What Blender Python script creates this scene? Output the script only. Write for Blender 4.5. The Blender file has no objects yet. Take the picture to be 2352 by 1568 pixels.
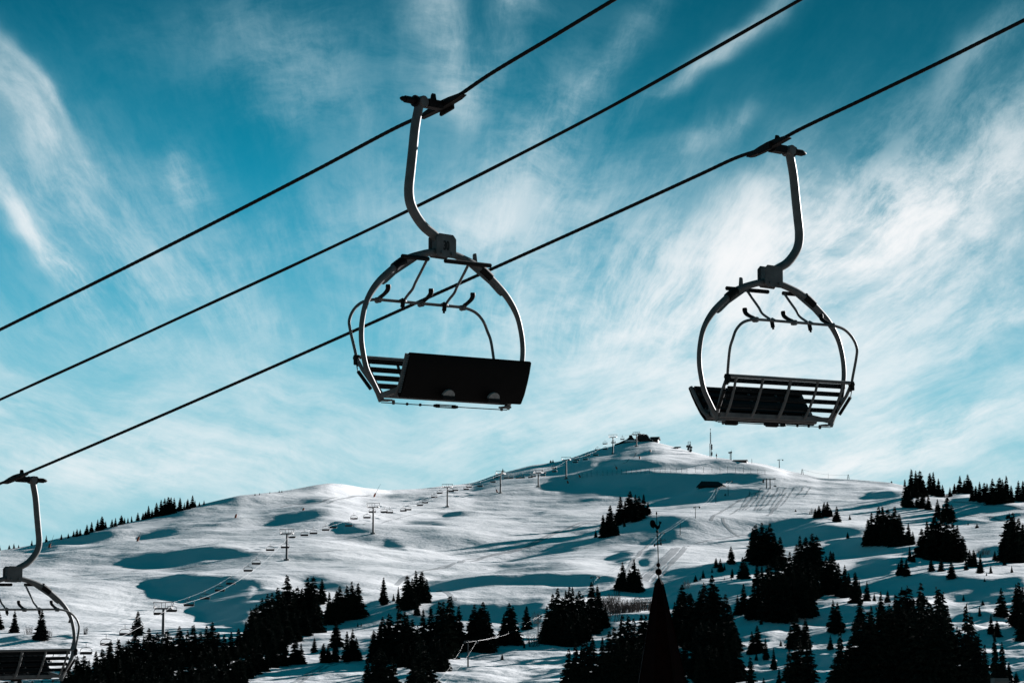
import math, random
import numpy as np
# ------------------------------------------------------------------ camera model
# picture coordinates ("V") are those of the photograph shown 2352 wide x 1568 high
F_PX = 6533.0; CX, CY = 1176.0, 784.0
PITCH = math.atan2(1644.0-784.0, F_PX)
CT, ST = math.cos(PITCH), math.sin(PITCH)
def row_of(t):                       # t = height / forward distance
    return CY - F_PX*(t*CT-ST)/(CT+t*ST)
def t_of(y):
    q = (CY-np.asarray(y, float))/F_PX
    return (q*CT+ST)/(CT-q*ST)
def a_of(x, t):                      # a = sideways / forward distance
    return (np.asarray(x, float)-CX)/F_PX*(CT+np.asarray(t)*ST)
def col_of(a, t):
    return CX+F_PX*a/(CT+t*ST)
ZOOM = {'A': (0, 1091.0, .3043), 'B': (574.2, 976.2, .2563), 'C': (574.2, 1205.9, .25),
        'D': (1148.4, 976.2, .2563), 'E': (1148.4, 1205.9, .25),
        'F': (1722.6, 1033.6, .2676), 'G': (1722.6, 1205.9, .2676), 'V': (0, 0, 1.0)}
def zp(k, x, y):
    ox, oy, s = ZOOM[k]
    return ox+x*s, oy+y*s
# ------------------------------------------------------------------ sun
SUN_AZ, SUN_EL = math.radians(40.0), math.radians(14.0)     # azimuth measured to the right of the view
SU = np.array([math.sin(SUN_AZ)*math.cos(SUN_EL), math.cos(SUN_AZ)*math.cos(SUN_EL), math.sin(SUN_EL)])
# ------------------------------------------------------------------ terrain
SKY_LINE = [(-600,1300),(-200,1275),(0,1263),(76,1252),(131,1236),(195,1225),(253,1209),(350,1187),(426,1167),(475,1156),
    (548,1139),(638,1130),(690,1121),(728,1113),(759,1109.5),(792,1112),(830,1119),(895,1125),(959,1122),(1010,1116),
    (1048,1113),(1087,1109),(1125,1095),(1148,1087),(1174,1080),(1225,1067),(1264,1062),(1292,1057),(1323,1047),(1361,1033),(1405,1024),
    (1430,1017),(1460,1013),(1494,1012),(1520,1017),(1548,1025),(1584,1035),(1635,1049),(1687,1056),(1736,1063),(1755,1066),
    (1790,1074),(1816,1082),(1851,1088),(1883,1096),(1963,1100),(2044,1107),(2073,1113),(2124,1124),(2178,1136),(2204,1133),
    (2226,1134),(2352,1151),(2600,1165),(3000,1190)]
TOP_D = [(-600,1150),(0,1250),(400,1380),(760,1500),(900,1600),(1150,1750),(1450,1850),(1650,1780),(1800,1650),(2070,1480),(2352,1330),(3000,1250)]
def poly(k, *pts): return [zp(k, x, y) for x, y in pts]
# regions that lie turned away from the sun: (polygon, how far past grazing, edge softness in px)
SH = []
def sh(k, pts, v=1.0, soft=3.0, fl=1.0, fr=1.0): SH.append(([zp(k, x, y) for x, y in pts], v, soft, fl, fr))
sh('A',[(100,580),(300,530),(640,470),(800,440),(900,425),(700,500),(500,520),(350,560),(200,580)],.80,6,.6,1)
sh('A',[(1130,450),(1200,410),(1400,370),(1640,335),(1580,385),(1400,450),(1250,470),(1150,464)],.95,5,1,.55)
sh('A',[(1290,672),(1400,610),(1560,545),(1750,558),(1932,575),(1932,615),(1750,622),(1600,640),(1400,672)],.95,5,1,.4)
sh('A',[(1220,860),(1300,820),(1290,750),(1500,735),(1700,750),(1932,762),(1932,1020),(1850,1110),(1770,1165),(1700,1115),(1530,1105),(1520,1060),(1440,980),(1300,900)],1.1,4)
sh('A',[(1110,770),(1200,765),(1290,778),(1250,830),(1200,850)],.9,4)
sh('A',[(500,690),(620,670),(760,690),(900,705),(760,735),(560,750)],.55,7)
sh('A',[(600,590),(900,565),(1100,560),(1000,600),(750,610)],.45,7)
sh('A',[(0,1195),(150,1190),(250,1220),(100,1240),(0,1245)],1,3)
sh('A',[(1600,470),(1800,440),(1932,430),(1932,455),(1750,480)],.5,5)
sh('B',[(220,825),(420,785),(600,790),(750,830),(640,870),(500,885),(350,862)],.8,8,.5,1)
sh('B',[(700,962),(720,905),(850,920),(1000,970),(1170,1005),(1000,1003),(850,985)],1,2)
sh('B',[(1145,1055),(1220,1018),(1330,1050),(1480,1112),(1450,1140),(1350,1125),(1220,1095)],1.05,2,.8,1)
sh('B',[(1420,925),(1600,882),(1740,895),(1740,915),(1560,927)],.95,3,.6,1)
sh('B',[(1430,662),(1550,648),(1720,668),(1640,692),(1500,690)],.8,4)
sh('B',[(0,780),(120,760),(200,790),(60,820),(0,830)],.55,5)
sh('B',[(450,690),(650,640),(850,610),(830,640),(600,690)],.5,5)
sh('B',[(1700,820),(1900,785),(1980,830),(1830,850)],.75,5)
sh('B',[(0,960),(150,930),(250,950),(120,990),(0,1000)],.5,6)
sh('B',[(0,1360),(100,1370),(200,1430),(300,1480),(200,1568),(0,1568)],1.1,4)
sh('B',[(480,1370),(600,1345),(800,1400),(900,1450),(1000,1490),(850,1510),(600,1440),(500,1400)],1,5)
sh('B',[(1620,1422),(1800,1370),(2000,1348),(2294,1318),(2294,1432),(1900,1466),(1640,1472)],1.1,2,1,.9)
sh('B',[(800,1280),(950,1255),(1100,1270),(950,1300)],.5,6)
sh('B',[(250,1200),(450,1180),(600,1200),(400,1225)],.4,6)
sh('C',[(1030,655),(1160,660),(1160,720),(1100,745),(1280,715),(1380,705),(1420,790),(1500,800),(1570,700),(1750,685),(1930,695),(2352,705),(2352,890),(2210,885),(2000,860),(1900,850),(1450,860),(1190,900),(850,925),(670,950),(640,930),(850,850),(1050,800)],1.1,2)
sh('C',[(500,1105),(750,1095),(1010,1075),(1190,1015),(1180,1100),(1070,1225),(900,1240),(550,1265),(500,1200)],1.1,2)
sh('C',[(360,1065),(560,1030),(700,1000),(740,1040),(600,1060),(420,1090)],.4,3)
sh('C',[(700,1449),(850,1412),(1100,1370),(1060,1449)],1,2)
sh('C',[(1340,1310),(1490,1280),(1450,1380),(1360,1370)],1,2)
sh('D',[(1000,192),(1120,158),(1330,150),(1400,168),(1500,212),(1350,225),(1250,207),(1150,192),(1020,215)],.95,3,.6,1)
sh('D',[(0,432),(300,357),(560,327),(640,330),(560,400),(350,440),(100,447)],.75,4)
sh('D',[(740,385),(900,348),(1100,350),(1300,372),(1200,397),(950,402)],1,2)
sh('D',[(1300,372),(1500,332),(1650,352),(1900,330),(1950,322),(1800,372),(1650,410),(1450,400)],.8,3)
sh('D',[(670,507),(800,465),(1000,447),(1300,432),(1700,427),(2294,432),(2294,492),(2050,518),(1900,543),(1750,580),(1630,625),(1560,622),(1400,640),(1310,635),(1300,590),(1150,560),(900,550),(780,540),(740,525)],1.1,2)
sh('D',[(1380,690),(1550,632),(1700,600),(1900,572),(2100,547),(2294,562),(2294,600),(2000,622),(1750,680),(1620,682),(1500,680)],1.05,2)
sh('D',[(1350,800),(1440,810),(1520,850),(1540,900),(1500,990),(1440,1050),(1350,1068),(1000,1108),(600,1150),(250,1190),(0,1240),(150,1150),(450,1060),(840,950),(900,1000),(1000,990),(1070,880),(1180,850),(1260,815)],1.1,2,.5,1)
sh('D',[(0,1250),(100,1210),(300,1185),(500,1180),(640,1215),(560,1250),(350,1280),(150,1300),(0,1320)],1,4,1,.5)
sh('D',[(950,1180),(1000,1130),(1100,1115),(1200,1150),(1170,1200),(1080,1225),(980,1215)],1,2)
sh('D',[(1220,1200),(1310,1120),(1400,1105),(1400,1230),(1310,1245)],.95,2)
sh('D',[(0,1340),(200,1325),(400,1330),(700,1340),(900,1350),(980,1390),(930,1450),(700,1465),(400,1450),(0,1425)],1.1,2)
sh('D',[(350,750),(440,745),(520,790),(430,790)],.6,4)
sh('D',[(960,590),(1080,575),(1200,590),(1100,620),(980,625)],.45,5)
sh('D',[(1990,830),(2200,900),(2294,870),(2294,935),(2150,930)],.65,4)
sh('D',[(1600,700),(1750,665),(1900,700),(1750,740),(1600,760)],.35,5)
sh('E',[(1300,595),(1340,510),(1400,500),(1520,470),(1690,402),(1790,412),(1950,377),(2100,362),(2200,372),(2190,432),(2000,450),(1900,470),(1950,500),(1750,530),(1640,560),(1540,600),(1400,600)],1.05,2)
sh('E',[(1540,660),(1640,602),(1750,570),(1880,522),(2000,532),(2352,542),(2352,600),(2200,640),(2352,800),(1590,760)],1.05,2)
sh('E',[(0,702),(450,692),(400,800),(300,880),(150,900),(0,880)],1.1,2)
sh('E',[(850,960),(1000,840),(1370,840),(1370,870),(1080,900),(1040,1000),(900,1010)],1.05,2)
sh('E',[(100,1449),(300,1370),(580,1262),(580,1400),(300,1449)],1,2)
sh('F',[(600,277),(900,283),(1280,335),(1100,330),(850,302)],.7,3)
sh('F',[(1000,352),(1100,360),(1200,345),(1310,360),(1310,405),(1150,410),(1040,390)],1,2)
sh('F',[(0,202),(130,232),(60,245),(0,250)],.9,3)
sh('F',[(40,360),(250,330),(520,350),(600,400),(300,420),(60,410)],.4,5)
sh('F',[(0,690),(200,622),(350,580),(500,567),(620,577),(720,617),(1000,690),(990,705),(750,690),(560,735),(420,755),(250,760),(100,740)],1.1,2,1,.7)
sh('F',[(640,772),(760,760),(980,770),(1200,810),(1430,800),(1440,900),(1200,865),(1040,890),(850,885),(720,880),(620,860),(800,830),(680,800)],1.05,2)
sh('F',[(850,1020),(1000,960),(1140,927),(1280,942),(1250,1000),(1100,1060),(930,1090),(870,1060)],1.05,2)
sh('F',[(1000,1150),(1100,1082),(1230,1062),(1400,1042),(1600,1052),(1800,1072),(2000,1090),(2352,1080),(2352,1300),(1700,1300),(1500,1250),(1280,1230),(1150,1200),(1220,1160),(1200,1140)],1.1,2)
sh('F',[(1740,432),(1900,440),(2352,490),(2352,510),(2150,505),(1900,470)],.8,2)
sh('F',[(2150,540),(2352,522),(2352,600),(2200,600)],1,2)
sh('F',[(1770,572),(1900,582),(2200,607),(2050,645),(1850,630),(1780,605)],.9,3)
sh('F',[(1940,850),(2100,820),(2190,832),(2170,900),(2050,900)],1,2)
sh('F',[(1900,960),(2100,950),(2352,990),(2352,1030),(2100,1000)],.7,2)
sh('G',[(0,790),(380,800),(340,850),(150,830),(180,880),(0,870)],1,2)
sh('G',[(560,700),(600,660),(680,720),(700,780),(640,790)],1,2)
sh('G',[(550,920),(690,910),(780,930),(560,960)],1,2)
sh('G',[(250,1040),(560,1040),(720,1060),(730,1150),(640,1200),(300,1160),(50,1180)],1,2)
sh('G',[(1740,760),(2100,775),(2050,850),(1800,870)],1.05,2)
sh('G',[(1990,900),(2300,880),(2352,900),(2352,990),(2200,930),(2000,930)],1,2)
sh('G',[(2000,1130),(2200,1120),(2352,1150),(2352,1280),(2150,1240)],1.05,2)
sh('B',[(690,525),(1000,565),(1300,582),(1300,640),(900,640),(690,600)],.62,7)
sh('A',[(0,600),(300,560),(700,520),(1000,500),(1100,520),(600,580),(200,640)],.30,9)
sh('A',[(900,640),(1200,600),(1300,620),(1000,690)],.40,8)
sh('A',[(700,880),(1000,860),(1150,900),(900,930)],.30,8)
sh('B',[(0,880),(300,870),(600,900),(500,940),(100,930)],.35,8)
sh('B',[(1100,640),(1500,600),(1700,590),(1500,650),(1200,680)],.45,6)
sh('B',[(1950,640),(2294,620),(2294,660),(2100,680)],.45,6)
sh('D',[(0,640),(300,600),(700,590),(500,640),(100,670)],.40,7)
sh('D',[(1100,240),(1500,235),(1700,260),(1400,300),(1100,290)],.35,7)
sh('D',[(820,300),(1100,280),(1000,330),(850,345)],.55,5)
def inside(px, py, P):
    r = np.zeros(px.shape, bool); n = len(P)
    for i in range(n):
        x0, y0 = P[i]; x1, y1 = P[(i+1) % n]
        if y0 == y1: continue
        c = ((y0 > py) != (y1 > py)) & (px < (x1-x0)*(py-y0)/(y1-y0)+x0)
        r ^= c
    return r
def blur(M, sx, sy):
    def g(s):
        n = max(1, int(3*s)); k = np.exp(-.5*(np.arange(-n, n+1)/s)**2); return k/k.sum()
    if sx > 0: M = np.apply_along_axis(lambda v: np.convolve(np.pad(v, 60, mode='edge'), g(sx), 'same')[60:-60], 1, M)
    if sy > 0: M = np.apply_along_axis(lambda v: np.convolve(np.pad(v, 60, mode='edge'), g(sy), 'same')[60:-60], 0, M)
    return M
def target_map():
    # picture-space map at 2 px: 0 = sunny, 1 = turned away
    xs = np.arange(-120, 2480, 2.0); ys = np.arange(990, 1660, 2.0)
    X, Y = np.meshgrid(xs, ys); M = np.zeros(X.shape)
    for P, v, soft, fl, fr in SH:
        if v < .71: v *= .55
        x0 = min(p[0] for p in P)-110; x1 = max(p[0] for p in P)+90; y0 = min(p[1] for p in P)-20; y1 = max(p[1] for p in P)+40
        i0, i1 = np.searchsorted(xs, [x0, x1]); j0, j1 = np.searchsorted(ys, [y0, y1])
        if i1 <= i0 or j1 <= j0: continue
        sub = inside(X[j0:j1, i0:i1], Y[j0:j1, i0:i1], P).astype(float)*v
        if fl != fr:
            q = np.clip((X[j0:j1, i0:i1]-x0-110)/max(1, x1-x0-200), 0, 1); sub = sub*(fl+(fr-fl)*q)
        sub = blur(sub, soft*1.5, max(.5, soft*.45))
        tr = sub.copy(); dk = .86 if soft > 2.5 else .80
        for r_ in range(1, tr.shape[0]): tr[r_] = np.maximum(tr[r_], tr[r_-1]*dk)
        tl_ = tr.copy()
        for c_ in range(1, tr.shape[1]): tl_[:, c_] = np.maximum(tl_[:, c_], tl_[:, c_-1]*.93)
        for c_ in range(tr.shape[1]-2, -1, -1): tr[:, c_] = np.maximum(tr[:, c_], tr[:, c_+1]*.88)
        sub = np.maximum(sub, .78*np.maximum(tr, tl_))
        M[j0:j1, i0:i1] = np.maximum(M[j0:j1, i0:i1], sub)
    return xs, ys, M
NA, NL = 640, 880
A0, A1 = -.215, .215
L0, L1 = math.log(470.0), math.log(2250.0)
def field_noise(seed, beta, kmin, kmax, da, dl):
    r = np.random.RandomState(seed)
    W = np.fft.fft2(r.randn(NL, NA))
    ka = 2*np.pi*np.fft.fftfreq(NA, da); kl = 2*np.pi*np.fft.fftfreq(NL, dl)
    k = np.sqrt(ka[None]**2+kl[:, None]**2); k[0, 0] = 1
    S = k**(-beta)*np.exp(-(k/kmax)**2)*(1-np.exp(-(k/kmin)**2)); S[0, 0] = 0
    n = np.real(np.fft.ifft2(W*S)); return n/n.std()
def make_terrain():
    a = np.linspace(A0, A1, NA); l = np.linspace(L0, L1, NL)
    da, dl = a[1]-a[0], l[1]-l[0]
    A, L = np.meshgrid(a, l)
    sx = np.array([p[0] for p in SKY_LINE], float); sy = np.array([p[1] for p in SKY_LINE], float)
    ts_k = t_of(sy); as_k = a_of(sx, ts_k)
    fine = np.linspace(as_k[0], as_k[-1], 3000)
    ts_f = blur(np.interp(fine, as_k, ts_k)[None], 5, 0)[0]
    ts = np.interp(a, fine, ts_f)
    dx = np.array([p[0] for p in TOP_D], float); dd = np.array([p[1] for p in TOP_D], float)
    ls = np.log(np.interp(a, (dx-CX)/F_PX, dd)); ls = blur(ls[None], 20, 0)[0]
    tb = float(t_of(1580.0)); lb = math.log(610.0)
    s = (L-lb)/(ls[None]-lb)
    g = np.where(s < 1, s-.10*s*s*s+.10*s*0, 0); g = g/.9
    tsm = blur(blur(ts[None], 19, 0), 19, 0)[0]
    for _ in range(10): tsm = blur(tsm[None], 19, 0)[0]
    kk = np.clip((s-.70)/.30, 0, 1); kk = kk*kk*(3-2*kk)
    tmix = tsm[None]+(ts-tsm)[None]*kk
    t0 = tb+(tmix-tb)*np.where(s < 1, g, 1.0)
    over = np.clip(s-1, 0, None)*(ls[None]-lb)
    t0 = np.where(s >= 1, ts[None]-.05*over*over/(over+.02)-.12*np.clip(over-.05,0,None), t0)
    win = np.clip((1.0-s)/.06, 0, 1); win = win*win*(3-2*win)
    win *= np.clip((L-math.log(500.))/.12, 0, 1)
    xs, ys, M = target_map()
    w1 = field_noise(21, 1.7, 60, 900, da, dl); w2 = field_noise(22, 1.7, 60, 900, da, dl)
    w3 = field_noise(23, 1.5, 60, 400, da, dl); w4 = field_noise(31, 1.5, 130, 500, da, dl)
    ux, uy = SU[0]/math.cos(SUN_EL), SU[1]/math.cos(SUN_EL)
    sz, shh = SU[2], math.cos(SUN_EL)
    ka = 2*np.pi*np.fft.fftfreq(NA, da); kl = 2*np.pi*np.fft.fftfreq(NL, dl)
    KU = ux*ka[None]+uy*kl[:, None]; K2 = ka[None]**2+kl[:, None]**2
    mu, nu = 110.0, .10
    H = -1j*KU/(KU**2+mu+nu*K2)
    def du(t):
        ta = np.gradient(t, da, axis=1); tl = np.gradient(t, dl, axis=0)
        return (ux-A*uy)*ta+uy*(tl+t)
    p = np.zeros_like(t0)
    base = blur(du(t0), 12, 12)
    for it in range(14):
        t = t0+p
        x = col_of(A, t)+13*w1; y = row_of(t)+2.2*w2
        i = np.clip((x-xs[0])/2, 0, len(xs)-1).astype(int); j = np.clip((y-ys[0])/2, 0, len(ys)-1).astype(int)
        m0 = M[j, i]; m = np.clip(m0+(.10+.34*(4*m0*(1-np.clip(m0, 0, 1))))*w3*.8, -.05, 1.1)
        ss = lambda v, lo, hi: (lambda q: q*q*(3-2*q))(np.clip((v-lo)/(hi-lo), 0, 1))
        wR = ss(x, 1500, 1720)*ss(y, 1310, 1400)+.55*ss(x, 560, 760)*ss(-x, -1500, -1420)*ss(y, 1400, 1470)
        m = np.maximum(m, wR*np.clip(.50+.75*w4, 0, 1))
        g_lit = np.clip(base, .055, .115)          # rise toward the sun where sunny
        g_sh = .38
        G = g_lit*(1-m)+g_sh*m
        r = (G-base)*win
        # nonlinear remainder of the previous step
        rem = (du(t0+p)-du(t0))-(ux*np.gradient(p, da, axis=1)+uy*np.gradient(p, dl, axis=0))
        pn = np.real(np.fft.ifft2(H*np.fft.fft2((r-rem*.5)*win)))*win
        p = .5*p+.5*pn if it else pn
    n1 = field_noise(3, 2.1, 40, 500, da, dl); n2 = field_noise(8, 1.9, 300, 1800, da, dl); n3 = field_noise(41, 1.8, 120, 700, da, dl)
    rough = .6+.8*np.clip(field_noise(11, 2.5, 10, 80, da, dl)*.5+.2, 0, 1.3)
    t = t0+p+(n1*.00062+n2*.000085*rough+n3*.00010*np.clip(.35+rough*.6, .3, 1.6))*np.clip((1.0-s)/.03+.15, .15, 1)
    xx, yy = col_of(A, t), row_of(t)
    t = t+(ss(xx, 1480, 1750)*ss(yy, 1330, 1430)+.5*ss(yy, 1450, 1520))*(n3*.00022+n2*.00010)
    return dict(a=a, l=l, t=t, t0=t0, ls=ls, ts=ts, M=(xs, ys, M))
import bpy, bmesh
from mathutils import Vector, Matrix
scene = bpy.context.scene
COL = scene.collection
R_ = random.Random(5)
EXPOSURE = 1.58
# ------------------------------------------------------------------ node helpers / materials
def new_mat(name):
    m = bpy.data.materials.new(name); m.use_nodes = True
    nt = m.node_tree; nt.nodes.clear()
    out = nt.nodes.new('ShaderNodeOutputMaterial'); b = nt.nodes.new('ShaderNodeBsdfPrincipled')
    nt.links.new(b.outputs[0], out.inputs[0])
    return m, nt, b
def mat(name, col, rough=.6, metal=0.0, var=.25, scale=6.0, bump=0.0, spec=.4, col2=None):
    m, nt, b = new_mat(name)
    tc = nt.nodes.new('ShaderNodeTexCoord'); nz = nt.nodes.new('ShaderNodeTexNoise')
    nz.inputs['Scale'].default_value = scale; nz.inputs['Detail'].default_value = 6
    nt.links.new(tc.outputs['Object'], nz.inputs['Vector'])
    cr = nt.nodes.new('ShaderNodeValToRGB'); cr.color_ramp.elements[0].position = .3; cr.color_ramp.elements[1].position = .7
    c2 = col2 or tuple(c*(1+var) for c in col); c1 = tuple(c*(1-var) for c in col) if not col2 else col
    cr.color_ramp.elements[0].color = (*c1, 1); cr.color_ramp.elements[1].color = (*c2, 1)
    nt.links.new(nz.outputs['Fac'], cr.inputs['Fac']); nt.links.new(cr.outputs['Color'], b.inputs['Base Color'])
    b.inputs['Roughness'].default_value = rough; b.inputs['Metallic'].default_value = metal
    b.inputs['Specular IOR Level'].default_value = spec
    if bump:
        bp = nt.nodes.new('ShaderNodeBump'); bp.inputs['Strength'].default_value = bump; bp.inputs['Distance'].default_value = .01
        nt.links.new(nz.outputs['Fac'], bp.inputs['Height']); nt.links.new(bp.outputs['Normal'], b.inputs['Normal'])
    return m
M = {}
M['steel'] = mat('galvanised_steel', (.135,.139,.140), .55, .0, .22, 9, .25, .25)
M['steel_light'] = mat('worn_steel', (.16,.165,.165), .5, .0, .3, 14, .3)
M['rubber'] = mat('black_rubber', (.004,.004,.0045), .65, 0, .3, 12, .2, .25)
M['panel'] = mat('black_panel', (.0030,.0026,.0026), .70, 0, .3, 7, .15, .12)
M['grip'] = mat('greased_iron', (.006,.0052,.0052), .6, 0, .5, 25, .4, .2)
M['rope'] = mat('greased_wire_rope', (.004,.0038,.004), .65, 0, .3, 30, .2, .2)
M['bare_rope'] = mat('bright_wire_rope', (.45,.45,.46), .5, 0, .1, 1)
M['pale'] = mat('pale_zinc', (.30,.305,.30), .6, 0, .25, 30, 0, .2)
M['wire'] = mat('grey_wire', (.11,.11,.115), .6, 0, .1, 1, 0, .2)
M['bolt'] = mat('bright_bolt', (.13,.135,.14), .45, .3, .2, 20)
M['digit'] = mat('black_stencil_paint', (.002,.004,.005), .6, 0, .1, 20)
M['tower'] = mat('lift_tower_steel', (.05,.054,.058), .55, 0, .2, 2)
M['seatdark'] = mat('dark_red_brown_seat', (.025,.016,.016), .6, 0, .2, 3)
M['foliage'] = mat('spruce_needles', (.014,.022,.016), .8, 0, .35, 1.1, 0, .15)
M['bark'] = mat('spruce_bark', (.03,.024,.02), .9, 0, .3, 2, 0, .1)
M['twig'] = mat('bare_twigs', (.055,.045,.042), .9, 0, .3, 3, 0, .1)
M['wood'] = mat('dark_timber', (.030,.019,.016), .8, 0, .35, 1.5, .2, .15)
M['roof'] = mat('dark_roof', (.018,.017,.019), .7, 0, .3, 1.5, .2, .2)
M['white'] = mat('white_render', (.7,.7,.7), .8, 0, .08, 2)
M['glass'] = mat('window_glass', (.03,.04,.045), .15, 0, .1, 2)
M['copper'] = mat('dark_copper_sheet', (.010,.0022,.0018), .7, 0, .45, 2.2, .3, .04)
M['iron'] = mat('wrought_iron', (.002,.0018,.002), .7, 0, .3, 14, .2, .05)
M['orange'] = mat('orange_enamel', (.30,.07,.03), .5, 0, .15, 4)
M['concrete'] = mat('grey_concrete', (.17,.175,.17), .85, 0, .18, 6, .3, .2)
M['black'] = mat('black_pole', (.02,.02,.022), .6, 0, .2, 4)
def snow_mat(name, col, b1=.55, b2=.30):
    m, nt, b = new_mat(name)
    geo = nt.nodes.new('ShaderNodeNewGeometry')
    def nz(scale, detail, rough):
        n = nt.nodes.new('ShaderNodeTexNoise'); n.inputs['Scale'].default_value = scale
        n.inputs['Detail'].default_value = detail; n.inputs['Roughness'].default_value = rough
        nt.links.new(geo.outputs['Position'], n.inputs['Vector']); return n
    n1 = nz(.09, 5, .62); n2 = nz(.7, 5, .65); n3 = nz(.02, 3, .5)
    cr = nt.nodes.new('ShaderNodeValToRGB')
    cr.color_ramp.elements[0].position = .35; cr.color_ramp.elements[1].position = .65
    cr.color_ramp.elements[0].color = (col[0]*.95, col[1]*.95, col[2]*.96, 1); cr.color_ramp.elements[1].color = (*col, 1)
    nt.links.new(n3.outputs['Fac'], cr.inputs['Fac']); nt.links.new(cr.outputs['Color'], b.inputs['Base Color'])
    b.inputs['Roughness'].default_value = .75; b.inputs['Specular IOR Level'].default_value = .15
    p1 = nt.nodes.new('ShaderNodeBump'); p1.inputs['Strength'].default_value = b1; p1.inputs['Distance'].default_value = 1.2
    p2 = nt.nodes.new('ShaderNodeBump'); p2.inputs['Strength'].default_value = b2; p2.inputs['Distance'].default_value = .25
    nt.links.new(n1.outputs['Fac'], p1.inputs['Height']); nt.links.new(n2.outputs['Fac'], p2.inputs['Height'])
    nt.links.new(p1.outputs['Normal'], p2.inputs['Normal']); nt.links.new(p2.outputs['Normal'], b.inputs['Normal'])
    return m
M['snow'] = snow_mat('wind_packed_snow', (.86,.855,.865))
M['village'] = mat('bounce_toned_ground', (.17,.148,.138), .9, 0, .4, .05, 0, .1)  # brown tone for unseen ground, chosen to limit snow bounce on the chairs
M['track'] = snow_mat('groomed_snow_shade', (.44,.45,.465), .1, .3)  # grey stands in for the shade of rough, tilted corduroy
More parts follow.
